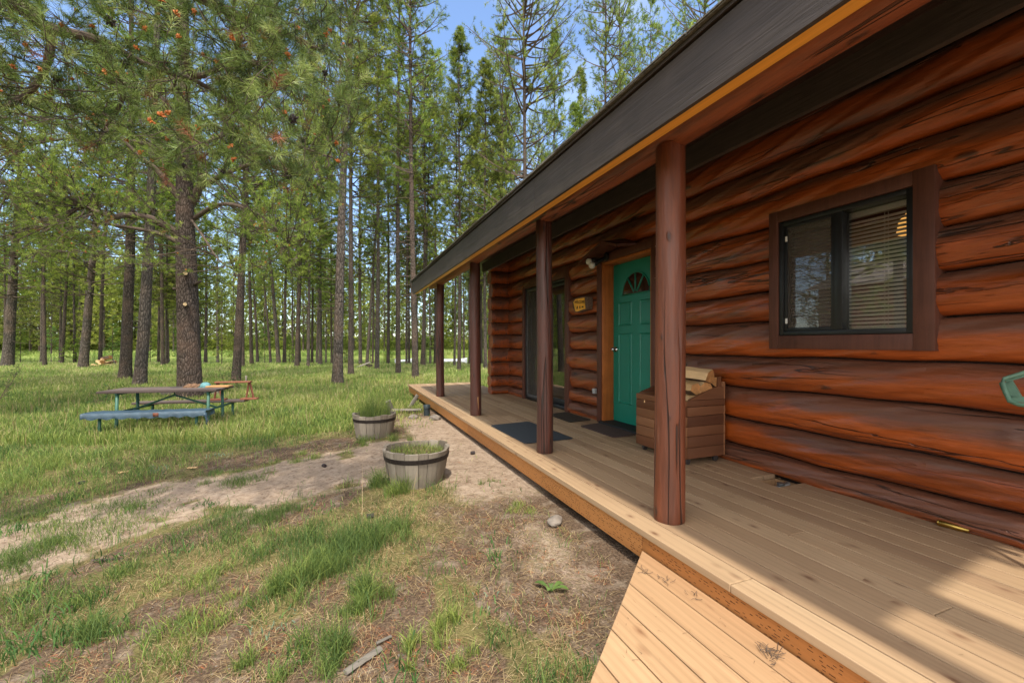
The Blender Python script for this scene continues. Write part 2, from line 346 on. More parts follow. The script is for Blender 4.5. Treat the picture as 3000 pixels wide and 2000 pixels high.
M['stone'] = simple('stone', (0.20,0.17,0.145), 0.9, nscale=15, var=0.3, bump=0.6)
M['bark'] = bark('pine_bark', (0.055,0.043,0.036), (0.155,0.125,0.105))
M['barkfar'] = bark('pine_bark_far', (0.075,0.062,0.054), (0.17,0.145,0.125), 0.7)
M['branch'] = simple('branch_bark', (0.095,0.066,0.048), 0.9, nscale=30, var=0.45, bump=0.5)
M['deadbranch'] = simple('dead_branch', (0.24,0.21,0.18), 0.9, nscale=20, var=0.3)
M['cutwood'] = simple('cut_wood', (0.50,0.36,0.20), 0.8, nscale=30, var=0.3)
M['needle'] = leafy('pine_needles', [(0.0,(0.07,0.11,0.02)), (0.4,(0.19,0.26,0.042)), (0.75,(0.34,0.42,0.065)), (1.0,(0.50,0.54,0.13))], 0.5)
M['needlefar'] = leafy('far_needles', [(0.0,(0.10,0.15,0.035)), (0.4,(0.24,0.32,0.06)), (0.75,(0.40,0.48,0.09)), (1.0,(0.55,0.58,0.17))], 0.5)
M['needlenear'] = leafy('near_needles', [(0.0,(0.045,0.08,0.02)), (0.45,(0.125,0.20,0.045)), (0.8,(0.26,0.36,0.09)), (1.0,(0.42,0.50,0.18))], 0.25, rough=0.4)
M['needledead'] = leafy('dead_needles', [(0.0,(0.18,0.07,0.03)), (1.0,(0.34,0.16,0.07))], 0.2)
M['bud'] = simple('orange_bud', (0.42,0.13,0.025), 0.6, nscale=60, var=0.4)
M['cone'] = simple('pine_cone', (0.035,0.025,0.025), 0.8, nscale=60, var=0.5)
M['grass'] = leafy('grass_blades', [(0.0,(0.055,0.12,0.04)), (0.4,(0.14,0.225,0.06)), (0.7,(0.28,0.37,0.085)), (0.88,(0.45,0.48,0.15)), (1.0,(0.60,0.53,0.27))], 0.4, 0.0)
M['straw'] = leafy('straw_blades', [(0.0,(0.26,0.17,0.08)), (0.5,(0.42,0.31,0.16)), (1.0,(0.56,0.45,0.26))], 0.3, 0.0)
M['litter'] = leafy('needle_litter', [(0.0,(0.07,0.042,0.028)), (0.6,(0.21,0.12,0.065)), (0.9,(0.32,0.17,0.08)), (1.0,(0.45,0.17,0.05))], 0.0, 0.0)
M['weed'] = leafy('weed_leaves', [(0.0,(0.05,0.115,0.035)), (1.0,(0.14,0.24,0.06))], 0.35, 0.0)
M['sage'] = leafy('sage_leaves', [(0.0,(0.13,0.20,0.13)), (1.0,(0.24,0.33,0.22))], 0.25, 0.0)
M['shrub'] = leafy('shrub_leaves', [(0.0,(0.08,0.17,0.03)), (1.0,(0.24,0.36,0.07))], 0.4, 0.2)

# glass: clear pane with real mirror-like reflection
def glass(name, tint=(1,1,1), fac=1.0, base=0.04):
    t = NT(name); tr = t.n('ShaderNodeBsdfTransparent'); tr.inputs[0].default_value = (*tint, 1)
    gl = t.n('ShaderNodeBsdfGlossy'); gl.inputs['Roughness'].default_value = 0.01
    fr = t.n('ShaderNodeFresnel'); fr.inputs[0].default_value = 1.52
    ms = t.n('ShaderNodeMixShader'); t.l(t.math('ADD', t.math('MULTIPLY', fr.outputs[0], fac), base), ms.inputs[0])
    t.l(tr.outputs[0], ms.inputs[1]); t.l(gl.outputs[0], ms.inputs[2]); t.l(ms.outputs[0], t.out.inputs[0]); return t.m
M['glass'] = glass('window_glass', (0.95,0.96,0.95), 2.2, 0.07)
def screen(name):
    t = NT(name); tr = t.n('ShaderNodeBsdfTransparent'); ms = t.n('ShaderNodeMixShader'); ms.inputs[0].default_value = 0.34
    t.col((0.10,0.085,0.07)); t.rough(0.7); t.l(tr.outputs[0], ms.inputs[1]); t.l(t.p.outputs[0], ms.inputs[2]); t.l(ms.outputs[0], t.out.inputs[0]); return t.m
M['screen'] = screen('insect_screen')
def emis(name, c, s):
    t = NT(name); t.col(c); t.p.inputs['Emission Color'].default_value = (*c, 1); t.p.inputs['Emission Strength'].default_value = s; return t.m
M['lamp'] = emis('warm_lamp', (1.0, 0.50, 0.12), 0.55)
def watermat():
    t = NT('river_water'); t.col((0.03,0.045,0.03)); t.rough(0.06); t.p.inputs['IOR'].default_value = 1.33
    t.bump(t.noise(t.scale(t.pos(), (1.2,1.2,1)), 1.5, 3), 0.15, 0.05); return t.m
M['water'] = watermat()

# ------------------------------------------------------------------ ground
DX0, DX1, DY0, DY1 = 1.56, 3.22, -1.4, 11.02     # deck
def ground_z(x, y):
    x = np.asarray(x, float); y = np.asarray(y, float)
    dx = np.maximum(1.5-x, 0); dy = np.maximum(y-11, 0)
    d = np.hypot(dx, dy)
    z = -0.25 - 0.26*sstep(0.3, 4.2, d)
    z = z + 0.012*sn(x, y, 3, 6, 2.2)*sstep(0.0, 0.6, d) + 0.035*sn(x, y, 5, 5, 0.35)*sstep(3, 9, d)
    s = x*SA + y*CA + 2.0*np.sin(x*0.06+1) + 0.8*np.sin(x*0.17)
    z = z - 0.33*sstep(28, 40, s)*(1-sstep(56, 60, s)) - 0.35*sstep(40, 42, s)*(1-sstep(54.5, 56.5, s)) + 0.55*sstep(58, 85, s)
    return z
# sand path centre line in plan
PATH = np.array([PL(u, v, -0.42)[:2] for u, v in ((-700,1660),(-250,1600),(146,1535),(500,1462),(820,1428),(1100,1385),(1350,1345),(1400,1270))])
def path_d(x, y):
    best = np.full(np.shape(x), 1e9)
    for (a, b) in zip(PATH[:-1], PATH[1:]):
        ab = b-a; t = np.clip(((x-a[0])*ab[0]+(y-a[1])*ab[1])/(ab@ab), 0, 1)
        best = np.minimum(best, np.hypot(x-a[0]-t*ab[0], y-a[1]-t*ab[1]))
    return best
def masks(x, y):
    """sand, litter (bare brown soil with needles), green cover"""
    d = path_d(x, y) + 0.16*sn(x, y, 11, 6, 3.2) + 0.10*sn(x, y, 12, 5, 9)
    sand = 1-sstep(0.55, 1.05, d+0.14*sn(x, y, 13, 6, 1.4))
    sand = sand*(1-0.75*sstep(0.42, 0.66, sn(x*0.8, y*1.6, 16, 7, 3.6))*(1-sstep(0.2, 1.1, x)))
    sand = np.maximum(sand, (1-sstep(0.0, 0.34, np.abs(x-1.22)+0.12*sn(x, y, 15, 5, 6)))*sstep(1.7, 2.1, y)*(1-sstep(2.5, 3.2, y))*0.75)
    sand = np.maximum(sand, (1-sstep(0.5, 0.8, 1.5-x+0.1*sn(x, y, 17, 5, 5)))*sstep(2.9, 3.6, y)*(1-sstep(7.0, 8.0, y))*0.9)
    edge = 1.5-x
    litter = (1-sstep(0.35, 1.15, edge+0.25*sn(x, y, 21, 6, 3)))*(1-sstep(7.5, 9, y))
    litter = np.maximum(litter, sstep(-0.10, 0.45, sn(x, y, 23, 6, 2.6)+0.32-0.22*(1-sstep(-1.8, -0.4, x)))*(1-sstep(2.5, 3.3, y+0.35*x)))   # near foreground
    litter = np.maximum(litter, (1-sstep(0.2, 0.55, np.abs(d-0.95)))*sstep(-0.2, 0.4, sn(x, y, 27, 5, 2.0))*0.85)
    litter = np.maximum(litter, (1-sstep(0.5, 0.95, np.hypot((x+0.6)/1.5, (y-6.2)/0.6)+0.15*sn(x, y, 28, 5, 4))))
    green = np.clip(1-np.maximum(sand, litter*0.92), 0, 1)
    return sand, litter*(1-sand*0.8), green
def grid_axis(lo, hi, f0, f1, step):
    a = list(np.arange(f0, f1, step)); s = step
    while a[-1] < hi: s *= 1.22; a.append(a[-1]+s)
    b = []; s = step; p = f0
    while p > lo: s *= 1.22; p -= s; b.append(p)
    return np.array(b[::-1]+a)
gx = grid_axis(-700, 700, -6.0, 1.8, 0.035); gy = grid_axis(-200, 1500, 0.6, 9.0, 0.035)
X, Y = np.meshgrid(gx, gy); Z = ground_z(X, Y)
sd, lt, gn = masks(X, Y)
rg = np.random.RandomState(4)
Z = Z + np.where((X < 1.5) & (X > -6) & (Y > 0.6) & (Y < 9), 0.006*(rg.rand(*X.shape)-0.5)*(0.4+lt) + 0.006*sn(X, Y, 31, 6, 14), 0)
ny, nx = X.shape; idx = np.arange(ny*nx).reshape(ny, nx)
q = np.stack([idx[:-1,:-1], idx[:-1,1:], idx[1:,1:], idx[1:,:-1]], -1).reshape(-1, 4)
gm = npmesh('ground', np.stack([X, Y, Z], -1), q.ravel(), np.arange(0, q.size, 4), {'sand': sd.ravel(), 'litter': lt.ravel(), 'green': gn.ravel()}, True)
def groundmat():
    t = NT('yard_ground'); P = t.pos()
    f = t.noise(P, 60, 6, 0.7); m = t.noise(P, 9, 5, 0.6); b = t.noise(P, 0.5, 4)
    peb = t.voro(P, 70); 
    # sun-bleached sand
    sc = t.ramp(m, [(0.3,(0.33,0.245,0.18)), (0.55,(0.44,0.335,0.255)), (0.8,(0.54,0.43,0.34))])
    sc = t.mix(0.7, sc, t.ramp(f, [(0.3,0.62), (0.6,1.08)]), 'MULTIPLY')
    sc = t.mix(t.ramp(t.noise(P, 23, 3), [(0.52,0.0), (0.66,0.6)]), sc, (0.17,0.105,0.07))
    # brown litter
    lc = t.ramp(f, [(0.3,(0.048,0.034,0.025)), (0.5,(0.135,0.092,0.062)), (0.72,(0.27,0.195,0.135))])
    lc = t.mix(t.ramp(m, [(0.52,0.0), (0.66,0.6)]), lc, (0.34,0.27,0.205))
    lc = t.mix(t.ramp(t.voro(P, 45), [(0.05,0.8), (0.14,0.0)]), lc, (0.30,0.11,0.04))
    # thatch under the grass
    gc = t.ramp(m, [(0.3,(0.10,0.085,0.035)), (0.5,(0.19,0.17,0.07)), (0.75,(0.28,0.24,0.10))])
    gc = t.mix(0.6, gc, t.ramp(f, [(0.3,0.5), (0.7,1.15)]), 'MULTIPLY')
    far = t.ramp(b, [(0.35,(0.13,0.19,0.045)), (0.65,(0.26,0.30,0.08))])
    ln = t.n('ShaderNodeVectorMath', operation='LENGTH'); t.l(P, ln.inputs[0])
    gc = t.mix(t.ramp(t.math('MULTIPLY', ln.outputs['Value'], 0.01), [(0.09,0.0), (0.22,1.0)]), gc, far)
    n2 = t.math('MULTIPLY', t.math('SUBTRACT', t.noise(P, 30, 4, 0.7), 0.5), 0.9)
    cc = t.mix(t.ramp(t.math('ADD', t.attr('litter'), n2), [(0.35,0.0), (0.6,1.0)]), gc, lc)
    cc = t.mix(t.ramp(t.math('ADD', t.attr('sand'), t.math('MULTIPLY', n2, 0.9)), [(0.30,0.0), (0.85,0.92)]), cc, sc)
    t.col(cc); t.rough(0.95); t.p.inputs['Specular IOR Level'].default_value = 0.1
    t.bump(t.math('ADD', t.math('ADD', f, t.math('MULTIPLY', m, 1.5)), t.math('MULTIPLY', peb, 0.5)), 0.9, 0.02); return t.m
link('ground', gm, mats=groundmat(), kind='structure')
# river: a sheet following the dip in the ground
wm = MB(); xs = np.linspace(-160, 160, 80)
vs = []
for x in xs:
    # points where s = 38.5 and 53 : y = (s - x*SA - wob)/CA
    wob = 2.0*np.sin(x*0.06+1)+0.8*np.sin(x*0.17)
    for s in (39.6, 57.5): vs.append((x, (s-x*SA-wob)/CA, -0.88))
wm.add(vs, [(2*i, 2*i+2, 2*i+3, 2*i+1) for i in range(len(xs)-1)])
wm.build('river', M['water'], kind='structure')

# ------------------------------------------------------------------ deck and step
random.seed(7)
deck = empty('wooden_deck', (DX0, 3, 0), label='long pale wooden porch deck running along the front of the log cabin', cat='deck')
deck.location = (0,0,0)
HX0, HY0, HY1 = 2.96, 2.15, 2.38    # opening for the pipe
d = MB(); x = DX0; i = 0; bw = 0.1385
while x < DX1-0.02:
    x1 = min(x+bw-0.006, DX1); y = DY0 - random.random()*2
    first = True
    cuts = []
    while y < DY1:
        ln = random.choice([3.6, 4.2, 4.8]) if not first else random.uniform(1.2, 4)
        first = False
        y1 = min(y+ln, DY1 - (0.0)); a, b = max(y, DY0), y1-0.003
        if b > a+0.05: cuts.append((a, b))
        y = y1
    if i == 0: cuts = [(DY0, 1.36), (1.363, 5.9), (5.903, DY1)]
    for a, b in cuts:
        segs = [(a, b)]
        if x1 > HX0+0.02:
            segs = [(a, min(b, HY0)), (max(a, HY1), b)] if (a < HY1 and b > HY0) else [(a, b)]
        r = random.random()
        for p, q_ in segs:
            if q_-p > 0.01: d.box(x, x1, p, q_, -0.038, random.uniform(-0.0012, 0.0), 0.004, r)
    x += bw; i += 1
d.build('deck_boards', M['deck'], deck)
m = MB()
for a, b in ((DY0, 1.975), (1.978, 5.60), (5.603, 9.0), (9.003, DY1-0.03)): m.box(DX0+0.028, DX0+0.066, a, b, -0.185, -0.039, 0.003)
m.build('rim_joist', sawn('rim_wood', [(0.2,(0.42,0.17,0.05)), (0.8,(0.52,0.24,0.08))], knots=False), deck, auto=30)
inc = MB()   # pressure-treatment incisions on the rim joist
for k in range(1400):
    yy = random.uniform(-1.2, 3.4) if random.random() < 0.8 else random.uniform(3.4, 8); zz = -0.052-0.013*random.randint(0, 9)-random.random()*0.002
    inc.box(DX0+0.0268, DX0+0.0285, yy, yy+0.011, zz-0.0011, zz+0.0011)
inc.build('incision_marks', simple('incision_dark', (0.10,0.035,0.012), 0.8), deck, kind='stuff')
MB().box(DX0+0.06, DX1, DY1-0.068, DY1-0.03, -0.185, -0.04).build('end_joist', M['edgewood'], deck)
j = MB()
for k in range(31): 
    yy = DY0+0.2+k*0.4
    if not (HY0-0.05 < yy < HY1+0.02): j.box(DX0+0.07, 3.3, yy, yy+0.038, -0.185, -0.042)
j.box(DX0+0.07, 3.3, HY0-0.03, HY0-0.004, -0.185, -0.042, r=0.4); j.box(DX0+0.07, 3.3, HY1+0.004, HY1+0.03, -0.185, -0.042, r=0.4)
j.box(DX1-0.0, DX1+0.03, HY0-0.02, HY1+0.02, -0.185, -0.042)
j.build('joists', M['edgewood'], deck)

# lower step / ramp, angled end
st = empty('wooden_step', label='lower wooden landing with a slanted end in front of the porch deck', cat='step')
d = MB(); x = DX0+0.022; i = 0
slope = (1.965-1.266)/(1.577-0.793)
while x > -0.9:
    x0 = x-bw+0.006; ya = lambda xx: 1.965+(xx-1.577)*slope
    r = random.random(); zt = -0.13
    vs = [(x0,-1.6,zt),(x,-1.6,zt),(x,ya(x),zt),(x0,ya(x0),zt)]
    b = 0.004
    top = [(x0+b,-1.6,zt),(x-b,-1.6,zt),(x-b,ya(x-b)-b,zt),(x0+b,ya(x0+b)-b,zt)]
    mid = [(x0,-1.6,zt-b),(x,-1.6,zt-b),(x,ya(x),zt-b),(x0,ya(x0),zt-b)]
    low = [(p[0],p[1],zt-0.038) for p in mid]
    d.add(top+mid+low, [(0,1,2,3),(0,3,7,4),(3,2,6,7),(2,1,5,6),(4,7,11,8),(7,6,10,11),(6,5,9,10),(1,0,4,5),(5,4,8,9)], r)
    x -= bw; i += 1
d.build('step_boards', M['ramp'], st)
f = MB()
for a, b in ((DX0-0.02, 0.75),):
    f.add([(1.53,1.88,-0.169),(1.53,1.88,-0.30),(-0.8,-0.18,-0.30),(-0.8,-0.18,-0.169),(1.56,1.85,-0.169),(1.56,1.85,-0.30),(-0.77,-0.21,-0.30),(-0.77,-0.21,-0.169)],
          [(0,1,2,3),(4,7,6,5),(0,3,7,4),(1,5,6,2),(0,4,5,1),(3,2,6,7)])
f.build('step_frame', M['edgewood'], st)

# ------------------------------------------------------------------ cabin
cabin = empty('log_cabin', label='red-brown stained log cabin with covered porch and dark grey eaves', cat='cabin')
ZB = [-0.02, 0.16, 0.375, 0.66, 0.935, 1.205, 1.45, 1.72, 1.98, 2.25, 2.50, 2.76]
XW = 3.31; YA, YB = -1.5, 8.42
WIN = (1.475-0.0, 2.316, 1.10, 1.975); DOOR = (3.80, 4.715, -0.05, 2.055); PAT = (5.76, 7.33, -0.05, 2.05)
OPEN = [(WIN[0]-0.05, WIN[1]+0.05, WIN[2]-0.05, WIN[3]+0.06), (DOOR[0]-0.06, DOOR[1]+0.06, -1, DOOR[3]+0.06), (PAT[0]-0.05, PAT[1]+0.03, -1, PAT[3]+0.05)]
bk = MB()   # dark backing wall with holes, built round the openings
ys = sorted({YA, YB, *[o[0] for o in OPEN], *[o[1] for o in OPEN]})
for a, b in zip(ys[:-1], ys[1:]):
    o = [q_ for q_ in OPEN if q_[0] <= a+1e-6 and q_[1] >= b-1e-6]
    if not o: bk.box(XW-0.03, XW+0.1, a, b, -0.1, 2.80)
    else:
        if o[0][2] > 0: bk.box(XW-0.03, XW+0.1, a, b, -0.1, o[0][2])
        bk.box(XW-0.03, XW+0.1, a, b, o[0][3], 2.80)
wall = bk.build('log_wall', M['chink'], cabin)

LR = random.Random(5)
def zb(i, y):   # shared wavy joint between courses
    return ZB[i] + (0 if i in (0,) else 0.010*sin(y*1.1+i*2.1)+0.005*sin(y*3.0+i*5.2)+0.004*sin(y*8.1+i))
def log_piece(mb, i, y0, y1, clip, endL, endR, r, bulge, ph):
    n = max(3, int((y1-y0)/0.030)); NT_ = 21
    yy = [y0+(y1-y0)*k/n for k in range(n+1)]
    for e in (endL,):
        if e: yy = [y0+0.0, y0+0.008, y0+0.025, y0+0.05]+[t for t in yy if t > y0+0.06]
    if endR: yy = [t for t in yy if t < y1-0.06]+[y1-0.05, y1-0.025, y1-0.008, y1]
    vs = []; ang = []; TH = radians(84); KR = random.Random(int(ph*1000)); knots = [(KR.uniform(-1.5, 8.4), KR.uniform(-0.7, 0.6), KR.uniform(0.02, 0.045)) for _ in range(11)]
    for y in yy:
        z0, z1 = zb(i, y)+0.004, zb(i+1, y)-0.004
        sc = 1.0
        if endL and y-y0 < 0.05: sc = 0.80+0.20*sqrt(max(0, 1-(1-(y-y0)/0.05)**2))
        if endR and y1-y < 0.05: sc = 0.80+0.20*sqrt(max(0, 1-(1-(y1-y)/0.05)**2))
        bb = bulge*(1+0.05*sin(y*1.5+ph)+0.03*sin(y*4.3+2*ph))
        for k in range(NT_):
            s = -1+2*k/(NT_-1); th = s*TH
            zz = (z0+z1)/2 + (z1-z0)/2*sin(th)/sin(TH)*sc
            xx = XW-0.015 - bb*(cos(th)**0.60)*sc
            xx += 0.004*sin(y*11+k*0.9+ph)+0.003*sin(y*23+k*1.7+ph*3)+0.0025*sin(y*41+k*2.6+ph*5)
            for (ky, ks, kr) in knots:
                dd_ = ((y-ky)/kr)**2+((s-ks)*0.13/kr)**2
                if dd_ < 6: xx -= 0.014*math.exp(-dd_)*(1-0.9*math.exp(-dd_*7))
            if clip: zz = min(max(zz, clip[0]), clip[1])
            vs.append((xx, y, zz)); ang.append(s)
    m_ = len(yy)
    fs = [(a*NT_+k, a*NT_+k+1, (a+1)*NT_+k+1, (a+1)*NT_+k) for a in range(m_-1) for k in range(NT_-1)]
    fs += [tuple(range(NT_)), tuple((m_-1)*NT_+k for k in range(NT_-1, -1, -1))]
    mb.add(vs, fs, r, 0, ang)
for i in range(len(ZB)-1):
    groups = []; cur = None
    r = LR.random(); bulge = LR.uniform(0.10, 0.135); ph = LR.uniform(0, 6)
    for a, b in zip(ys[:-1], ys[1:]):
        o = [q_ for q_ in OPEN if q_[0] <= a+1e-6 and q_[1] >= b-1e-6]
        c0, c1 = ZB[i], ZB[i+1]; pieces = [None]
        if o:
            o0, o1 = o[0][2], o[0][3]
            if c1 > o0 and c0 < o1:
                pieces = []
                if c0 < o0-0.02: pieces.append((-9, o0))
                if c1 > o1+0.02: pieces.append((o1, 9))
        if not pieces: cur = None; continue
        if cur is None: cur = []; groups.append(cur)
        for p in pieces: cur.append((a, b, p))
    for g in groups:
        mb = MB(); rr = (r+LR.random()*0.3) % 1
        for k, (a, b, cl) in enumerate(g):
            eL = (k == 0 and a > YA+0.01); eR = (k == len(g)-1 and b < YB-0.01)
            if cl is not None: log_piece(mb, i, a, b, cl, False, False, rr, bulge, ph)
            else:
                nb = (k > 0 and g[k-1][2] is not None); nc = (k < len(g)-1 and g[k+1][2] is not None)
                a2 = a+0.0 if not eL else a+0.02*0; log_piece(mb, i, a2, b, None, eL and not nb, eR and not nc, rr, bulge, ph)
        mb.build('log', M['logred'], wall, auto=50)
# crossing logs at the far corner (their butts stick out on to the porch)
for i in range(len(ZB)-1):
    z0, z1 = (ZB[i]-0.006 if i else 0.0), ZB[i+1]+0.006
    mb = MB(); n = 20; r = LR.random(); e = LR.uniform(-0.02, 0.02); vs = []; ang = []
    xs_ = [2.83+e, 2.835+e, 2.85+e, 2.9, 3.0, 3.1, 3.25, 3.5]; sc_ = [0.9, 0.97, 1, 1, 1, 1.01, 1.02, 1.02]
    for xx, s in zip(xs_, sc_):
        for k in range(n):
            th = 2*pi*k/n; ct, st_ = cos(th), sin(th)
            yy = 8.285+0.135*s*(abs(ct)**0.65)*(1 if ct > 0 else -1); zz = (z0+z1)/2+(z1-z0)/2*s*(abs(st_)**0.8)*(1 if st_ > 0 else -1)
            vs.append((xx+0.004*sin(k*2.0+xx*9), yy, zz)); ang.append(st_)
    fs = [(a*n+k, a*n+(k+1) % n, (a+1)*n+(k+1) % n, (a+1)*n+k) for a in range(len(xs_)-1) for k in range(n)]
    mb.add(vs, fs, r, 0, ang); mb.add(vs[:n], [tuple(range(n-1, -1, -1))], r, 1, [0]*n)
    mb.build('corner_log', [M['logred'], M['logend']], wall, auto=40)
MB().box(2.90, 3.5, 8.20, 8.37, 0.02, 2.7).build('corner_core', M['chink'], wall)
# posts
for k, (py, rr, zt) in enumerate([(1.99,0.085,2.19),(3.67,0.076,2.2),(5.93,0.078,2.2),(8.28,0.077,2.2)]):
    mb = MB(); n = 28; vs = []; ang = []; zs = np.concatenate([[0.0, 0.012], np.linspace(0.08, zt-0.03, 40), [zt]])
    for z in zs:
        s = 0.96 if z == 0 else 1.0
        s *= 1.03-0.06*z/2.2
        ox, oy = 0.006*sin(z*1.7+k), 0.006*cos(z*1.3+2*k)
        for q_ in range(n):
            th = 2*pi*q_/n; g = 1+0.018*sin(3*th+k+z*0.8)+0.012*sin(5*th+z*2.5+k)
            crack = 0.10*math.exp(-((((th-(4.35+0.15*sin(z*2+k)+k*0.7)) % (2*pi))-0)/0.10)**2)
            g -= crack
            vs.append((1.80+ox+rr*s*g*cos(th), py+oy+rr*s*g*sin(th), z)); ang.append(sin(th*2+z))
    fs = [(a*n+b, a*n+(b+1) % n, (a+1)*n+(b+1) % n, (a+1)*n+b) for a in range(len(zs)-1) for b in range(n)] + [tuple(range(n-1,-1,-1)), tuple((len(zs)-1)*n+b for b in range(n))]
    mb.add(vs, fs, 0.13+0.21*k, 0, ang)
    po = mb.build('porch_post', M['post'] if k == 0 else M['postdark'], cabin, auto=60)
    if k == 2: 
        MB().box(1.800, 1.822, 5.93-0.0815, 5.93-0.076, 0.0, 0.27, 0.001).build('splintered_wood', M['yboard'], po)
# beam on the posts
mb = MB(); n = 24; vs = []; ang = []; yy = np.linspace(-1.4, 9.05, 150)
for y in yy:
    rr = 0.105*(1+0.03*sin(y*1.1)+0.02*sin(y*3.3)); ox, oz = 0.008*sin(y*0.9), 0.008*sin(y*1.3+1)
    for k in range(n):
        th = 2*pi*k/n; g = 1+0.02*sin(3*th+y)+0.015*sin(5*th-2*y); vs.append((1.80+ox+rr*g*cos(th), y, 2.285+oz+rr*g*sin(th))); ang.append(sin(th))
fs = [(a*n+b, (a+1)*n+b, (a+1)*n+(b+1) % n, a*n+(b+1) % n) for a in range(len(yy)-1) for b in range(n)] + [tuple(range(n)), tuple((len(yy)-1)*n+b for b in range(n-1,-1,-1))]
mb.add(vs, fs, 0.4, 0, ang); mb.build('porch_beam', M['beam'], cabin, auto=60)
# fascia, orange sub-fascia, inner grey board
YE = 9.28
mb = MB()
zt = 2.315
for a, b in ((-1.4, 3.0), (3.003, 7.35), (7.353, YE)):
    cut = 0.25 if b == YE else 0
    mb.add([(1.388,a,2.06),(1.388,b-cut,2.06),(1.388,b-cut*0.3,2.16),(1.388,b,zt),(1.388,a,zt),(1.41,a,2.06),(1.41,b-cut,2.06),(1.41,b-cut*0.3,2.16),(1.41,b,zt),(1.41,a,zt)],
           [(0,4,3,2,1),(5,6,7,8,9),(0,1,6,5),(1,2,7,6),(2,3,8,7),(3,4,9,8),(4,0,5,9)])
mb.build('fascia_board', M['grey'], cabin)
MB().box(1.411, 1.475, -1.4, YE-0.28, 2.063, 2.31, 0.003).build('inner_fascia', M['orange'], cabin)
mb = MB()
for a, b in ((-0.12, 2.88), (2.884, 6.4), (6.404, 7.75)):
    mb.add([(2.50,a,2.385),(2.50,b,2.385),(2.50,b+(0.08 if b == 7.75 else 0),2.56),(2.50,a,2.56)]+[(2.54,a,2.385),(2.54,b,2.385),(2.54,b+(0.08 if b == 7.75 else 0),2.568),(2.54,a,2.568)],
           [(0,3,2,1),(4,5,6,7),(0,1,5,4),(1,2,6,5),(2,3,7,6),(3,0,4,7)])
mb.build('eave_board', M['grey'], cabin)
# roof: porch slope (starts at y=-0.1, as its cast shadow shows) and main slope
def rz(x): return 2.40+0.25*(x-1.80)
YR = -0.10
mb = MB()
def slab(mb, x0, x1, y0, y1, dz0, dz1, mi=0):
    mb.add([(x0,y0,rz(x0)+dz0),(x1,y0,rz(x1)+dz0),(x1,y1,rz(x1)+dz0),(x0,y1,rz(x0)+dz0),(x0,y0,rz(x0)+dz1),(x1,y0,rz(x1)+dz1),(x1,y1,rz(x1)+dz1),(x0,y1,rz(x0)+dz1)],
           [(0,3,2,1),(4,5,6,7),(0,1,5,4),(1,2,6,5),(2,3,7,6),(3,0,4,7)], 0.5, mi)
slab(mb, 1.376, 2.75, YR, YE-0.01, 0.03, 0.05); slab(mb, 2.753, 7.5, -6.0, YE-0.01, 0.03, 0.05)
roof = mb.build('roof', M['grey'], cabin)
mb = MB(); ry = random.Random(3); y = YR
while y < YE:      # ragged shingle edge, each strip a hair different
    w = 0.30; y1 = min(y+w, YE+0.01); ov = ry.uniform(0.0, 0.012)
    for lay in (0, 1): 
        slab(mb, 1.360-ov-lay*0.004+ry.uniform(0,.006), 2.745, y+0.004*ry.random(), y1, 0.052+lay*0.007, 0.057+lay*0.007+ry.uniform(0,.003))
    y += w
for c in range(1, 14): slab(mb, 1.36+c*0.1, 1.36+c*0.1+0.11, YR, YE, 0.064+0.0, 0.070)
slab(mb, 2.76, 7.5, -6, YE, 0.055, 0.066)
mb.build('shingles', M['shingle'], roof)
# back slope, gable and rear walls (seen only from the side)
mb = MB(); mb.add([(7.5,-6,rz(7.5)+0.03),(13.5,-6,2.4),(13.5,YE,2.4),(7.5,YE,rz(7.5)+0.03),(7.5,-6,rz(7.5)+0.06),(13.6,-6,2.43),(13.6,YE,2.43),(7.5,YE,rz(7.5)+0.06)],
    [(0,3,2,1),(4,5,6,7),(0,1,5,4),(2,3,7,6),(1,2,6,5)]); mb.build('rear_roof_slope', M['shingle'], cabin)
mb = MB(); mb.add([(3.36,8.2,-0.4),(13,8.2,-0.4),(13,8.2,2.45),(7.5,8.2,3.78),(3.36,8.2,2.78),(3.36,8.38,-0.4),(13,8.38,-0.4),(13,8.38,2.45),(7.5,8.38,3.78),(3.36,8.38,2.78)],
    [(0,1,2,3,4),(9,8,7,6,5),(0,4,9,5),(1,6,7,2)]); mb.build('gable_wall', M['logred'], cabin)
# rooms behind the openings
mb = MB(); mb.box(3.36, 6.4, -2, -1.95, 0, 2.7); mb.box(6.35, 6.4, -2, 8.2, 0, 2.7); mb.box(3.36, 6.4, 5.2, 5.25, 0, 2.7); mb.box(3.36, 6.4, -2, 8.2, -0.05, 0.0); mb.box(3.36, 6.4, -2, 8.2, 2.70, 2.74)
mb.build('interior_room', M['dark'], cabin)

# window with brown casing
def trimbox(mb, y0, y1, z0, z1, x0=3.155, x1=3.30, b=0.003): mb.box(x0, x1, y0, y1, z0, z1, b)
wy0, wy1, wz0, wz1 = WIN
cm = MB(); trimbox(cm, 1.37, wy0-0.003, 0.995, 2.065); trimbox(cm, wy1+0.003, 2.391, 0.995, 2.065)
trimbox(cm, wy0-0.003+0.0005, wy1+0.003-0.0005, 0.997, wz0-0.003, 3.158); trimbox(cm, wy0-0.0025, wy1+0.0025, wz1+0.003, 2.063, 3.158)
casing = cm.build('window', M['trim'], cabin, auto=30)
fm = MB(); F = 0.034; xa, xb = 3.168, 3.25
fm.box(xa, xb, wy0, wy0+F, wz0, wz1, .003); fm.box(xa, xb, wy1-F, wy1, wz0, wz1, .003)
fm.box(xa+.001, xb, wy0+F, wy1-F, wz0, wz0+F, .003); fm.box(xa+.001, xb, wy0+F, wy1-F, wz1-F, wz1, .003)
ymid = 1.893; fm.box(xa+0.004, xb, ymid-0.028, ymid+0.028, wz0+F, wz1-F, .003)
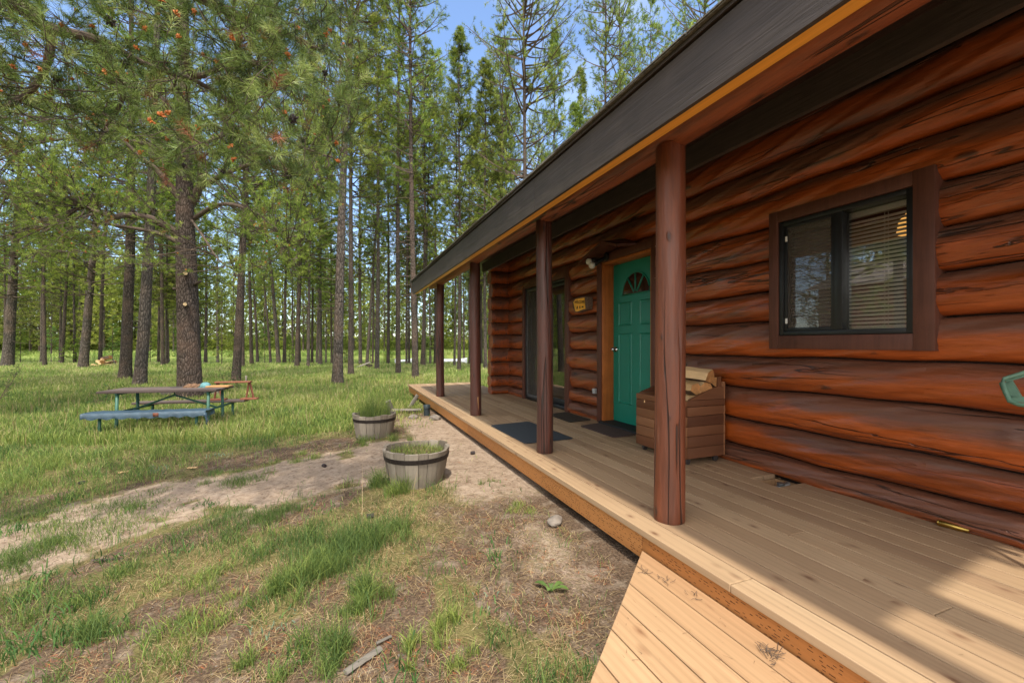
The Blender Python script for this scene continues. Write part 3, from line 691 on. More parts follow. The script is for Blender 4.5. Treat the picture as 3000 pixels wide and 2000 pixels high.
for (a, b, dx) in ((ymid+0.028, wy1-F, 0.012),):
    fm.box(xa+dx, xa+dx+.02, a, a+0.022, wz0+F, wz1-F, .002); fm.box(xa+dx, xa+dx+.02, b-0.022, b, wz0+F, wz1-F, .002)
    fm.box(xa+dx+.001, xa+dx+.02, a+.022, b-.022, wz0+F, wz0+F+.022, .002); fm.box(xa+dx+.001, xa+dx+.02, a+.022, b-.022, wz1-F-.022, wz1-F, .002)
fm.build('frame', M['black'], casing, auto=30)
MB().box(3.222, 3.226, wy0+F, ymid-0.028, wz0+F, wz1-F).build('pane', M['glass'], casing)
MB().box(3.228, 3.232, ymid+0.028, wy1-F, wz0+F, wz1-F).build('pane', M['glass'], casing)
MB().box(3.190, 3.1915, ymid+0.03, wy1-F, wz0+F, wz1-F).build('insect_screen', M['screen'], casing)
for zz in (1.21, 1.84): MB().box(3.176, 3.184, 2.258, 2.272, zz-0.02, zz+0.02, .002).build('latch', M['white'], casing)
sl = MB(); zz = wz0+0.05; 
while zz < wz1-0.09:
    dy = 0.0
    sl.add([(3.285,wy0+0.015,zz-0.0095),(3.285,wy1-0.015,zz-0.0095),(3.300,wy1-0.015,zz+0.0095),(3.300,wy0+0.015,zz+0.0095),(3.284,wy0+0.015,zz-0.0085),(3.284,wy1-0.015,zz-0.0085),(3.299,wy1-0.015,zz+0.0105),(3.299,wy0+0.015,zz+0.0105)],
        [(0,1,2,3),(7,6,5,4),(0,4,5,1),(1,5,6,2),(2,6,7,3),(3,7,4,0)], 0.5); zz += 0.0265
sl.box(3.275, 3.315, wy0+0.012, wy1-0.012, wz1-0.075, wz1-0.036, .002); sl.box(3.285, 3.31, wy0+0.015, wy1-0.015, wz0+0.03, wz0+0.042)
for yy in (wy0+0.18, wy0+0.20, ymid+0.12, wy1-0.15, wy0+0.04): sl.box(3.280, 3.282, yy, yy+0.0025, wz0+0.04, wz1-0.05)
sl.build('blind', M['blind'], casing)
tag(empty('table_lamp', (4.6,0,0)), 'warm glowing lamp seen through the blinds of the cabin window', 'lamp')
lampo = bpy.data.objects['table_lamp']; lampo.location = (0,0,0)
MB().lathe([(0.03,2.12),(0.10,2.10),(0.155,2.03),(0.17,1.93),(0.165,1.93),(0.02,2.05)], 20, (4.3, 1.93+0.0, -0.0)).build('lamp_shade', M['lamp'], lampo, smooth=True)
MB().lathe([(0.02,2.7),(0.02,1.98)], 8, (4.3, 1.95, 0)).build('lamp_stem', M['iron'], lampo, smooth=True)

# front door
dy0, dy1, _, dz1 = DOOR; XD = 3.325
dm = MB(); dm.box(XD, XD+0.045, dy0, dy1, 0.035, dz1-0.002)
door = dm.build('door', M['door'], cabin)
def molding(mb, y0, y1, z0, z1, w=0.020, h=0.009):   # recessed-looking raised panel border
    for (a, b, c, e) in ((y0,y1,z0,z0+w),(y0,y1,z1-w,z1)):
        mb.add([(XD-0.0005,a,c),(XD-0.0005,b,c),(XD-0.0005,b,e),(XD-0.0005,a,e),(XD-h,a+w*.5,(c+e)/2),(XD-h,b-w*.5,(c+e)/2)], [(0,1,5,4),(3,4,5,2),(0,4,3),(1,2,5)], 0.5)
    for (a, b) in ((y0,y0+w),(y1-w,y1)):
        mb.add([(XD-0.0005,a,z0),(XD-0.0005,b,z0),(XD-0.0005,b,z1),(XD-0.0005,a,z1),(XD-h,(a+b)/2,z0+w*.5),(XD-h,(a+b)/2,z1-w*.5)], [(0,4,1),(1,4,5,2),(3,2,5),(0,3,5,4)], 0.5)
    mb.box(XD-0.006, XD+0.001, y0+w*1.9, y1-w*1.9, z0+w*1.9, z1-w*1.9, 0.004)
YC = (dy0+dy1)/2
for sgn in (-1, 1):
    for (z0, z1) in ((1.26, 1.56), (0.27, 1.165)):
        mp_ = MB(); a = YC+sgn*0.075; b = YC+sgn*0.345; molding(mp_, min(a,b), max(a,b), z0, z1); mp_.build('door_panel', M['door'], door)
fl = MB(); R0 = 0.262; zc0 = 1.645; n = 24   # fanlight
arc = [(YC+R0*cos(pi*k/n), zc0+R0*sin(pi*k/n)) for k in range(n+1)]
fl.add([(XD-0.004, YC, zc0)]+[(XD-0.004, a, b) for a, b in arc], [(0, k+1, k+2) for k in range(n)], 0.5)
fl.build('fanlight', simple('fan_glass', (0.05,0.022,0.014), 0.05, var=0.5, nscale=8, spec=1.0), door)
mt = MB(); mt.tube([(XD-0.006, a, b) for a, b in arc]+[(XD-0.006, arc[0][0], arc[0][1])], 0.010, 8, 0.5)
for k in (0.30, 0.5, 0.70):
    a = pi*k; mt.tube([(XD-0.008, YC+0.05*cos(a), zc0+0.03*sin(a)), (XD-0.008, YC+R0*cos(a), zc0+R0*sin(a))], 0.011, 6, 0.5)
mt.build('muntins', M['door'], door, smooth=True)
kb = MB(); kb.lathe([(0.0,0.0),(0.032,0.0),(0.032,0.006),(0.012,0.010),(0.011,0.035),(0.026,0.045),(0.028,0.06),(0.018,0.07),(0.0,0.071)], 20, (XD, 4.66, 0.96), M=Matrix.Rotation(-pi/2, 3, 'Y'))
kb.build('door_knob', M['chrome'], door, smooth=True)
jm = MB(); jm.box(3.162, 3.345, dy1+0.001, dy1+0.03, 0.03, dz1+0.032, .002); jm.box(3.162, 3.345, dy0-0.03, dy0-0.001, 0.03, dz1+0.032, .002); jm.box(3.164, 3.345, dy0-0.0005, dy1+0.0005, dz1+0.001, dz1+0.03, .002)
jm.build('door_jamb', M['jamb'], cabin, auto=30)
jt = MB(); jt.box(3.145, 3.28, dy1+0.031, dy1+0.125, -0.0, 2.175, .004); jt.box(3.145, 3.28, dy0-0.095, dy0-0.0305, 0, 2.175, .004); jt.box(3.148, 3.28, dy0-0.029, dy1+0.030, dz1+0.033, 2.173, .004)
jt.build('door_casing', M['trim'], cabin, auto=30)
MB().box(3.10, 3.36, dy0-0.02, dy1+0.02, 0.002, 0.032, .006).build('door_sill', M['matblack'], cabin)
# patio door
py0, py1, _, pz1 = PAT
pt = MB(); pt.box(3.165, 3.29, py0-0.125, py0, 0, 2.19, .004); pt.box(3.165, 3.29, py1, py1+0.07, 0, 2.19, .004); pt.box(3.168, 3.29, py0+.001, py1-.001, pz1, 2.188, .004)
pcs = pt.build('patio_door', M['trim'], cabin, auto=30)
pf = MB(); 
def frame(mb, y0, y1, z0, z1, x0, x1, w): mb.box(x0,x1,y0,y0+w,z0,z1,.003); mb.box(x0,x1,y1-w,y1,z0,z1,.003); mb.box(x0+.001,x1,y0+w,y1-w,z0,z0+w*1.6,.003); mb.box(x0+.001,x1,y0+w,y1-w,z1-w,z1,.003)
frame(pf, py0+.001, py1-.001, 0.01, pz1-.001, 3.20, 3.31, 0.03)
frame(pf, py0+0.032, (py0+py1)/2+0.02, 0.06, pz1-0.034, 3.26, 3.295, 0.05)
pf.build('frame', M['black'], pcs, auto=30)
sf = MB(); frame(sf, (py0+py1)/2-0.02, py1-0.032, 0.05, pz1-0.034, 3.212, 3.232, 0.035); sf.box(3.198, 3.212, py1-0.062, py1-0.042, 0.98, 1.08, .002)
sf.build('sliding_frame', simple('grey_metal', (0.09,0.09,0.09), 0.5), pcs, auto=30)
MB().box(3.275, 3.279, py0+0.07, (py0+py1)/2-0.02, 0.12, pz1-0.08).build('pane', M['glass'], pcs)
MB().box(3.285, 3.289, (py0+py1)/2-0.03, py1-0.04, 0.10, pz1-0.07).build('pane', M['glass'], pcs)
MB().box(3.2215, 3.2225, (py0+py1)/2+0.01, py1-0.065, 0.09, pz1-0.07).build('insect_screen', M['screen'], pcs)
cu = MB(); yv = np.linspace(py0+0.75, py1-0.05, 60); vs = []
for y in yv: vs += [(3.40+0.02*sin(y*60), y, 0.03), (3.40+0.02*sin(y*60), y, 2.02)]
cu.add(vs, [(2*k, 2*k+1, 2*k+3, 2*k+2) for k in range(59)], 0.5); cu.build('curtain', simple('curtain_cloth', (0.30,0.28,0.25), 0.9, var=0.1), pcs, smooth=True)
# electric outlet
ob = MB(); ob.box(3.145, 3.17, 4.82, 4.885, 0.36, 0.46, .004); ob.build('outlet_backplate', M['trim'], cabin)
MB().box(3.10, 3.146, 4.835, 4.885, 0.37, 0.44, .008).build('outlet_cover', simple('grey_cover', (0.35,0.36,0.36), 0.4), cabin, auto=40)

# ------------------------------------------------------------------ things on the porch
def flatmat(name, pts, th, mat, label, cat='doormat', ridge=False):
    o = empty(name, label=label, cat=cat) if False else None
    bm = bmesh.new(); vs = [bm.verts.new((p[0], p[1], 0.004)) for p in pts]; f = bm.faces.new(vs)
    if f.normal.z < 0: f.normal_flip()
    r = bmesh.ops.extrude_face_region(bm, geom=[f]); 
    for v in [g for g in r['geom'] if isinstance(g, bmesh.types.BMVert)]: v.co.z += th
    bmesh.ops.recalc_face_normals(bm, faces=bm.faces[:])
    bmesh.ops.bevel(bm, geom=[e for e in bm.edges if abs(e.verts[0].co.z-e.verts[1].co.z) > th/2], offset=0.02, segments=3, affect='EDGES')
    me = bpy.data.meshes.new(name); bm.to_mesh(me); bm.free()
    return link(name, me, mats=mat, label=label, cat=cat)
flatmat('doormat', [(1.74,5.08),(1.76,4.03),(2.34,4.05),(2.29,5.14)], 0.008, M['matblue'], 'large blue-grey doormat behind the second porch post')
flatmat('doormat', [(2.765,4.63),(2.77,3.92),(3.095,3.95),(3.09,4.70)], 0.009, M['matbrown'], 'brown ribbed doormat in front of the green door')
flatmat('doormat', [(2.78,5.56),(2.77,4.90),(3.13,4.94),(3.135,5.64)], 0.008, M['matdark'], 'dark speckled doormat between the patio door and the green door')

# firewood crate on casters
crate = empty('firewood_crate', (2.71, 2.79, 0), label='reddish plank crate on casters full of split firewood against the wall', cat='crate')
cx0, cx1, cy0, cy1 = 0.0, 0.41, 0.0, 0.65
zs = [0.06,0.155,0.25,0.335,0.42,0.50,0.555]
def topz(x): return 0.555+0.11*min(1, x/(0.33))
for (ya, yb) in ((cy0, cy0+0.02), (cy1-0.02, cy1)):
    side = MB()
    for k in range(6):
        side.box(cx0+0.001, cx1-0.001, ya, yb, zs[k], zs[k+1]-0.003, .003)
    # sloping top plank
    z0 = zs[6]; side.add([(cx0+.021,ya,z0),(cx1-.001,ya,z0),(cx1-.001,ya,0.66),(0.33,ya,0.66),(cx0+.021,ya,z0+0.006),(cx0+.021,yb,z0),(cx1-.001,yb,z0),(cx1-.001,yb,0.66),(0.33,yb,0.66),(cx0+.021,yb,z0+0.006)],
        [(0,1,2,3,4),(9,8,7,6,5),(0,4,9,5),(4,3,8,9),(3,2,7,8),(2,1,6,7),(1,0,5,6)])
    side.build('end_panel', M['cedar'], crate, auto=30)
fr = MB()
for k in range(6): fr.box(cx0-0.02, cx0, cy0, cy1, zs[k], zs[k+1]-0.003, .003)
fr.build('front_panel', M['cedary'], crate, auto=30)
bp = MB()
for k in range(6): bp.box(cx1, cx1+0.018, cy0, cy1, zs[k], zs[k+1]-0.003, .003)
bp.box(cx1-0.0, cx1+0.018, cy0, cy1, 0.556, 0.70, .003); bp.box(cx1-0.04, cx1-0.002, cy0+0.022, cy0+0.06, 0.4, 0.745, .003); bp.build('back_panel', M['cedary'], crate, auto=30)
MB().box(cx0+.002, cx1-.002, cy0+.021, cy1-.021, 0.07, 0.09).build('floor_panel', M['cedary'], crate)
for (a, b) in ((0.045,0.05),(0.36,0.05),(0.045,0.60),(0.36,0.60)):
    cw = MB(); cw.lathe([(0.006,-0.012),(0.026,-0.011),(0.028,0),(0.026,0.011),(0.006,0.012)], 18, (a, b, 0.028), M=Matrix.Rotation(pi/2, 3, 'X'))
    cw.box(a-0.012, a+0.012, b-0.018, b-0.014, 0.02, 0.06); cw.box(a-0.012, a+0.012, b+0.014, b+0.018, 0.02, 0.06)
    cw.build('caster', M['iron'], crate, auto=40)
def split_log(loc, rot, Ln, w, h, seed, label, group):
    rr = random.Random(seed); mb = MB(); n = 6
    prof = [(-w/2, -h*0.35), (w*0.1, -h/2), (w/2, -h*0.15), (w*0.38, h*0.35), (-w*0.05, h/2), (-w/2*0.9, h*0.2)]
    vs = []
    K = 7
    for k in range(K):
        t = k/(K-1)-0.5
        for a, b in prof: vs.append((a*(1+rr.uniform(-.05,.05)), t*Ln+ (rr.uniform(-.01,.01) if k in (0,K-1) else 0), b*(1+rr.uniform(-.05,.05))))
    for k in range(K-1):
        for j in range(n):
            f = (k*n+j, k*n+(j+1) % n, (k+1)*n+(j+1) % n, (k+1)*n+j); mb.f.append(f); mb.m.append(2 if j in (0,) else 0)
    mb.v = vs; mb.a = [rr.random()]*len(vs); mb.ang = [0]*len(vs)
    mb.f += [tuple(range(n-1,-1,-1)), tuple((K-1)*n+j for j in range(n))]; mb.m += [1, 1]
    o = mb.build('split_log', [M['split'], M['splitend'], M['splitbark']], label=label, cat='firewood', group=group)
    o.location = loc; o.rotation_euler = rot; return o
G = 'split firewood in the crate'
split_log((2.93,2.97,0.765), (0.06,0.12,0.2), 0.38, 0.13, 0.12, 1, 'thick pale split log on top of the crate pile, reddish end', G)
split_log((2.84,2.98,0.645), (0.0,0.3,0.1), 0.30, 0.12, 0.10, 2, 'pale split log under the top log at the front of the crate', G)
split_log((2.99,2.99,0.655), (0.04,-0.2,-0.25), 0.36, 0.13, 0.11, 3, 'yellow-orange split log lying at the near end of the crate', G)
split_log((3.09,3.01,0.69), (-0.05,0.4,-0.1), 0.35, 0.09, 0.09, 4, 'bark-covered split log wedged against the back of the crate', G)
split_log((2.82,3.03,0.53), (0.1,0.1,0.12), 0.40, 0.11, 0.10, 5, 'split log half sunk under the others behind the crate front', G)
split_log((2.80,3.30,0.49), (-0.1,0.5,0.9), 0.2, 0.10, 0.10, 6, 'short pale split log at the far end of the crate', G)
split_log((2.92,3.1,0.54), (0,0.2,0.05), 0.45, 0.14, 0.12, 7, 'split log buried in the middle of the crate pile', G)
split_log((3.03,3.2,0.60), (0,0.9,0.05), 0.35, 0.12, 0.12, 8, 'split log behind the top log in the crate', G)

# welcome sign: a round of wood with a flat yellow face
sg = empty('welcome_sign', (3.13, 5.20, 1.58), label='rustic wooden sign reading WELCOME on a yellow face, left of the green door', cat='sign')
mb = MB(); pts = [(0.20,0.055),(0.14,0.095),(-0.13,0.10),(-0.235,0.085),(-0.25,-0.03),(-0.21,-0.085),(0.02,-0.105),(0.12,-0.10),(0.19,-0.03)]
n = len(pts); mb.add([(0.03,a,b) for a,b in pts]+[(-0.035,a*.97,b*.97) for a,b in pts], [tuple(range(n-1,-1,-1)), tuple(range(n,2*n))]+[(k,(k+1)%n,(k+1)%n+n,k+n) for k in range(n)], 0.4)
mb.build('wood_slab', M['splitbark'], sg)
mb = MB(); pts = [(0.155,0.045),(0.10,0.085),(-0.14,0.085),(-0.165,-0.07),(0.06,-0.095),(0.10,-0.085)]
n = len(pts); mb.add([(-0.034,a,b) for a,b in pts]+[(-0.041,a,b) for a,b in pts], [tuple(range(n-1,-1,-1)), tuple(range(n,2*n))]+[(k,(k+1)%n,(k+1)%n+n,k+n) for k in range(n)], 0.4)
mb.build('sign_face', M['signyellow'], sg)
def text(body, size, loc, rot, mat, parent, name='lettering'):
    cu = bpy.data.curves.new(name, 'FONT'); cu.body = body; cu.size = size; cu.extrude = 0.001; cu.align_x = 'CENTER'; cu.align_y = 'CENTER'
    t = bpy.data.objects.new(name, cu); COL.objects.link(t)
    dg = bpy.context.evaluated_depsgraph_get(); me = bpy.data.meshes.new_from_object(t.evaluated_get(dg)); bpy.data.objects.remove(t)
    o = link(name, me, parent, mat); o.location = loc; o.rotation_euler = rot; return o
text('WELCOME', 0.058, (-0.043,-0.02,0.032), (pi/2, 0.06, -pi/2), M['ink'], sg)
for a_, b_, r_ in (((-0.044,0.045,-0.055),(-0.044,0.035,-0.02),[0.012,0.006]),((-0.044,-0.03,-0.055),(-0.044,-0.03,-0.025),[0.006,0.008]),((-0.044,-0.09,-0.04),(-0.044,-0.12,-0.04),[0.008,0.01])): MB().tube([a_, b_], r_, 6).build('painted_figure', M['ink'], sg)


# twin floodlight above-left of the door
fx = empty('floodlight', (3.12, 4.60, 2.12), label='black twin-bulb outdoor floodlight mounted above the left corner of the green door', cat='light fixture')
mb = MB(); mb.lathe([(0.0,0),(0.05,0),(0.05,0.02),(0.02,0.03),(0.0,0.03)], 16, (0.02,0,0.02), M=Matrix.Rotation(-pi/2,3,'Y'))
for (dy, dzz, L_) in ((0.10,-0.03,0.13),(0.03,-0.075,0.12)):
    mb.tube([(-0.01,0,0.0),(-0.09,dy*0.7,dzz*0.6)], [0.012,0.03], 12); mb.tube([(-0.09,dy*0.7,dzz*0.6),(-0.14,dy,dzz)], [0.034,0.036], 12)
mb.build('socket', M['black'], fx, auto=40)
for (dy, dzz) in ((0.115,-0.035),(0.045,-0.095)):
    b = MB(); b.lathe([(0.0,-0.042),(0.022,-0.037),(0.036,-0.022),(0.042,0),(0.036,0.022),(0.022,0.037),(0,0.042)], 18, (-0.17, dy, dzz)); b.build('bulb', M['white'], fx, smooth=True)
# gabled plank shelf/bracket over the fixture
br = empty('wooden_bracket', (0,0,0), label='small slanted plank canopy fixed to the logs above the floodlight', cat='bracket')
A = Vector((3.15,4.86,2.17)); 
mb = MB(); mb.add([(3.20,4.95,2.10),(3.20,4.30,2.28),(2.90,4.38,2.235),(2.90,4.90,2.085),(3.20,4.95,2.13),(3.20,4.30,2.31),(2.90,4.38,2.265),(2.90,4.90,2.115)],
   [(0,1,2,3),(7,6,5,4),(0,4,5,1),(1,5,6,2),(2,6,7,3),(3,7,4,0)]); mb.build('left_plank', M['trimh'], br)
mb = MB(); mb.add([(3.20,4.29,2.28),(3.20,4.05,2.17),(2.92,4.10,2.15),(2.90,4.37,2.235),(3.20,4.29,2.31),(3.20,4.05,2.20),(2.92,4.10,2.18),(2.90,4.37,2.265)],
   [(0,1,2,3),(7,6,5,4),(0,4,5,1),(1,5,6,2),(2,6,7,3),(3,7,4,0)]); mb.build('right_plank', M['trimh'], br)
# hanging carved ornament with cord, right of the door
orn = empty('wall_ornament', (3.10,3.60,1.9), label='dark carved bow-shaped wooden ornament with a cream cord hanging right of the green door', cat='ornament')
mb = MB(); pts = [(sin(t)*0.035, t2) for t, t2 in [(0,0)]]
path = [(0.0, 0.05*cos(k/12*pi)-0.0+0.02, -0.15+0.30*k/12) for k in range(13)]
mb.tube([(0.0, 0.03*(1-((k-6)/6)**2)-0.02, -0.15+0.30*k/12) for k in range(13)], [0.008+0.024*sin(pi*k/12) for k in range(13)], 10); mb.build('carved_body', M['post'], orn, smooth=True)
mb = MB(); mb.tube([(-0.01, 0.035, 0.165),(-0.03,-0.01,0.172),(-0.04,-0.06,0.15),(-0.045,-0.10,0.09),(-0.045,-0.12,0.0),(-0.045,-0.10,-0.09),(-0.03,-0.04,-0.15),(-0.01,0.04,-0.172)], 0.004, 6); mb.build('cord', M['cord'], orn, smooth=True)

# pipe valve in the deck opening
pv = empty('pipe_valve', (3.07,2.27,-0.055), label='grey metal hose valve sitting in the square hole of the deck boards', cat='valve')
mb = MB(); mb.tube([(-0.05,0.04,-0.04),(0.03,-0.02,0.0),(0.10,-0.03,0.02)], [0.02,0.022,0.02], 12); mb.lathe([(0,0),(0.035,0),(0.035,0.02),(0.02,0.03),(0,0.03)], 14, (-0.05,0.045,-0.04)); mb.lathe([(0,0),(0.028,0),(0.028,0.015),(0,0.018)], 12, (0.03,-0.02,0.02))
mb.lathe([(0.018,-0.16),(0.018,0)], 12, (0.03,-0.02,0)); mb.build('valve_body', simple('galvanised', (0.30,0.33,0.34), 0.4, 0.8, nscale=40, var=0.4), pv, auto=40)
# brass shell casing and small cap
o = MB(); o.lathe([(0.0,0.0),(0.017,0.0),(0.0175,0.004),(0.0155,0.006),(0.017,0.010),(0.0155,0.10),(0.012,0.108),(0.012,0.128),(0.0105,0.128),(0.0105,0.10),(0.0,0.09)], 20, M=Matrix.Rotation(-pi/2,3,'X') @ Matrix.Rotation(0,3,'Z'))
o = o.build('shell_casing', M['brass'], auto=40, label='long brass shell casing lying on the deck beside the wall', cat='casing'); o.location = (3.165,1.36,0.018); o.rotation_euler = (0,0,pi+0.12)
o = MB(); o.lathe([(0.0,0.0),(0.022,0.0),(0.023,0.012),(0.019,0.012),(0.018,0.003),(0.0,0.003)], 20).build('bottle_cap', M['iron'], auto=40, label='small round metal cap on the deck near the brass casing', cat='cap'); xy = PL(2835,1567,0); o.location = (xy[0], xy[1], 0.001)
# green folding chair leaning against the wall, only its top corner reaches into the frame
ch = empty('folding_chair', (3.0,0.775,0), label='green plastic folding chair leaning against the log wall at the right edge of the photo', cat='chair')
def cp(y, z): return (2.80-3.0+0.20*z, y-0.7, z)
rim = [cp(*a) for a in ((0.45,0.965),(0.70,0.955),(0.84,0.93),(0.955,0.868),(0.962,0.845),(0.945,0.80),(0.93,0.765),(0.90,0.752),(0.60,0.75))]
mb = MB(); mb.tube(rim, 0.0105, 10); mb.build('back_rim', M['green_plastic'], ch, smooth=True)
def slabp(pts, th, name):
    n = len(pts); mb = MB(); A_ = [cp(*a) for a in pts]; mb.add(A_+[(x+th, y, z) for x, y, z in A_], [tuple(range(n)), tuple(range(2*n-1, n-1, -1))]+[(k, k+n, (k+1) % n+n, (k+1) % n) for k in range(n)], 0.5); return mb.build(name, M['green_plastic'], ch)
slabp([(0.45,0.962),(0.84,0.93),(0.955,0.866),(0.945,0.845),(0.93,0.862),(0.82,0.918),(0.45,0.945)], 0.012, 'top_rail')
slabp([(0.955,0.85),(0.935,0.78),(0.895,0.79),(0.93,0.862)], 0.012, 'corner_gusset'); slabp([(0.93,0.79),(0.93,0.765),(0.60,0.755),(0.60,0.79),(0.89,0.79)], 0.02, 'back_panel')
for yy in (0.74, 0.50): MB().tube([cp(yy-0.02,0.76), cp(yy-0.06,0.35), cp(yy-0.02,0.01)], 0.014, 8).build('leg', M['green_plastic'], ch, smooth=True)

# ------------------------------------------------------------------ yard objects
def gz(x, y): return float(ground_z(np.array([x]), np.array([y]))[0])
def barrel(loc, Rt, Rb, H, seed, label, ty):
    rr = random.Random(seed)
    e = empty('barrel_planter', (loc[0], loc[1], gz(*loc[:2])-0.045), label=label, cat='planter', group='half barrel planters by the porch', rz=rr.random())
    st = MB(); N = 17; tot = [rr.uniform(0.8, 1.25) for _ in range(N)]; s = sum(tot); a = 0
    for k in range(N):
        w = 2*pi*tot[k]/s; a0, a1 = a+0.009, a+w-0.009; a += w; top = H+rr.uniform(-0.015, 0.012); r_ = rr.random(); dr = rr.uniform(-0.004, 0.004); sub = 3
        vs = []
        for z in (0.0, H*0.35, H*0.7, top):
            f = z/H; rad = Rb+(Rt-Rb)*(f**0.85)+dr
            for j in range(sub+1):
                t = a0+(a1-a0)*j/sub; vs.append((rad*cos(t), rad*sin(t), z))
            for j in range(sub, -1, -1):
                t = a0+(a1-a0)*j/sub; vs.append(((rad-0.028)*cos(t), (rad-0.028)*sin(t), z))
        m_ = 2*(sub+1); fs = [(i*m_+j, i*m_+(j+1) % m_, (i+1)*m_+(j+1) % m_, (i+1)*m_+j) for i in range(3) for j in range(m_)]
        fs += [tuple(range(m_-1,-1,-1)), tuple(3*m_+j for j in range(m_))]; st.add(vs, fs, r_)
    st.build('staves', M['barrel'], e)
    hp = MB(); n = 40; z0, z1 = H*0.74, H*0.86
    rad = lambda z: Rb+(Rt-Rb)*((z/H)**0.85)+0.0065
    hp.lathe([(rad(z0)-.003,z0),(rad(z0),z0+.001),(rad(z1),z1-.001),(rad(z1)-.003,z1)], n); hp.f = hp.f[:-2]; hp.m = hp.m[:-2]
    hp.build('hoop', M['hoop'], e, auto=40)
    z0, z1 = 0.012, 0.04; hp = MB(); hp.lathe([(rad(z0)-.003,z0),(rad(z0),z0+.001),(rad(z1),z1-.001),(rad(z1)-.003,z1)], n); hp.f = hp.f[:-2]; hp.m = hp.m[:-2]
    hp.build('hoop', M['hoop'], e, auto=40)
    so = MB(); vs = [(0,0,H*0.86)]; 
    for i in range(1, 7):
        for j in range(24):
            t = 2*pi*j/24; q_ = (Rt-0.035)*i/6; vs.append((q_*cos(t), q_*sin(t), H*0.86+rr.uniform(-.012,.012)-0.01*i/6))
    fs = [(0, 1+j, 1+(j+1) % 24) for j in range(24)] + [(1+i*24+j, 1+(i+1)*24+j, 1+(i+1)*24+(j+1) % 24, 1+i*24+(j+1) % 24) for i in range(5) for j in range(24)]
    so.add(vs, fs, 0.5); so.build('soil', M['soil'], e, smooth=True)
    return e, H*0.86
B1 = barrel((0.665,4.10), 0.310, 0.232, 0.365, 1, 'nearer weathered half barrel planter full of low weeds, closest to the camera', 0)
B2 = barrel((0.44,6.38), 0.298, 0.235, 0.365, 2, 'farther weathered half barrel planter with tall grass growing out, towards the picnic table', 1)

# picnic table
P0 = W(283, 1150, 7.15); P1 = W(630, 1142, 7.5)
tdir = Vector((P1[0]-P0[0], P1[1]-P0[1], 0)); TL = tdir.length; tdir.normalize(); trz = atan2(tdir.y, tdir.x)
tc_ = Vector(((P0[0]+P1[0])/2, (P0[1]+P1[1])/2, 0)) + Vector((-tdir.y, tdir.x, 0))*0.36
gt = gz(tc_.x, tc_.y)
pt_ = empty('picnic_table', (tc_.x, tc_.y, gt), trz, label='weathered picnic table with green pipe legs and a blue tarp over its front bench', cat='picnic table')
TZ = 0.74
mb = MB()
for k in range(4): mb.box(-TL/2-random.uniform(0,.02), TL/2+random.uniform(0,.02), -0.36+k*0.181, -0.36+k*0.181+0.175, TZ-0.038, TZ, .006)
mb.build('table_top', M['tablewood'], pt_, auto=30)
mb = MB()
for k in range(2): mb.box(-TL/2-0.02, TL/2+0.12, 0.53+k*0.14, 0.53+k*0.14+0.134, 0.395, 0.432, .006)
mb.build('rear_bench', M['tablewood'], pt_, auto=30)
mb = MB(); mb.box(-TL/2+0.09, TL/2, -0.80, -0.53, 0.395, 0.432, .006); mb.build('front_bench', M['tablewood'], pt_, auto=30)
# tarp draped over the front bench
n, m_ = 60, 12; vs = []; rr = random.Random(2)
x0_, x1_ = -TL/2+0.07, TL/2+0.06
for i in range(n+1):
    x = x0_+(x1_-x0_)*i/n
    prof = [(-0.825,0.345+0.012*sin(i*0.9)),(-0.827,0.38),(-0.815,0.43),(-0.79,0.440),(-0.72,0.437),(-0.62,0.438),(-0.53,0.440),(-0.512,0.43),(-0.505,0.38),(-0.503,0.35+0.01*sin(i*.7))]
    for j, (y, z) in enumerate(prof): vs.append((x+0.004*sin(j*3+i), y+0.004*sin(i*1.3+j*2), z+0.003*sin(i*0.8+j*1.7)))
m_ = 10; fs = [(i*m_+j, i*m_+j+1, (i+1)*m_+j+1, (i+1)*m_+j) for i in range(n) for j in range(m_-1)]
fs += [tuple(range(m_)), tuple(n*m_+j for j in range(m_-1, -1, -1))]
mb = MB(); mb.add(vs, fs, 0.5); mb.box(0.19, 0.27, -0.830, -0.828, 0.365, 0.425, mi=1)
tp = mb.build('tarp_cover', [M['tarp'], M['redwood']], pt_, smooth=True)
MB().add([(x1_-0.01,-0.82,0.36),(x1_+0.015,-0.70,0.37),(x1_+0.01,-0.76,0.14),(x1_-0.02,-0.81,0.12)], [(0,1,2,3)], .5) 
mb = MB(); mb.tube([(x1_-0.015,-0.81,0.40),(x1_+0.01,-0.80,0.28),(x1_-0.005,-0.805,0.14)], [0.03,0.018,0.01], 6); mb.build('tarp_corner', M['tarp'], tp, smooth=True)
for sx in (-1, 1):
    X0 = sx*(TL/2-0.26) if sx < 0 else TL/2-0.13
    for yy in (-0.30, 0.22): f = MB(); f.tube([(X0, yy, TZ-0.04), (X0+0.0, yy-0.02*(-1 if yy > 0 else 1), 0.16), (X0, yy*1.05, -0.02)], 0.024, 10); f.build('leg', M['greenpipe'], pt_, smooth=True)
    f = MB(); f.tube([(X0,-0.70,0.39),(X0,-0.70,-0.03)], 0.022, 10); f.build('leg', M['greenpipe'], pt_, smooth=True)
    f = MB(); f.tube([(X0,0.66,0.39),(X0,0.66,-0.03)], 0.022, 10); f.build('leg', M['greenpipe'], pt_, smooth=True)
    f = MB(); f.tube([(X0,-0.80,0.375),(X0,0.78,0.375)], 0.02, 8); f.tube([(X0,-0.34,TZ-0.055),(X0,0.34,TZ-0.055)], 0.018, 8); f.build('cross_bar', M['greenpipe'], pt_, smooth=True)
xm = 0.08
for sx in (-1, 1):
    X0 = -(TL/2-0.33) if sx < 0 else TL/2-0.13
    MB().tube([(xm, 0, TZ-0.05), (xm, 0, TZ-0.12), (X0, 0, 0.38)], 0.017, 8).build('brace', M['greenpipe'], pt_, smooth=True)
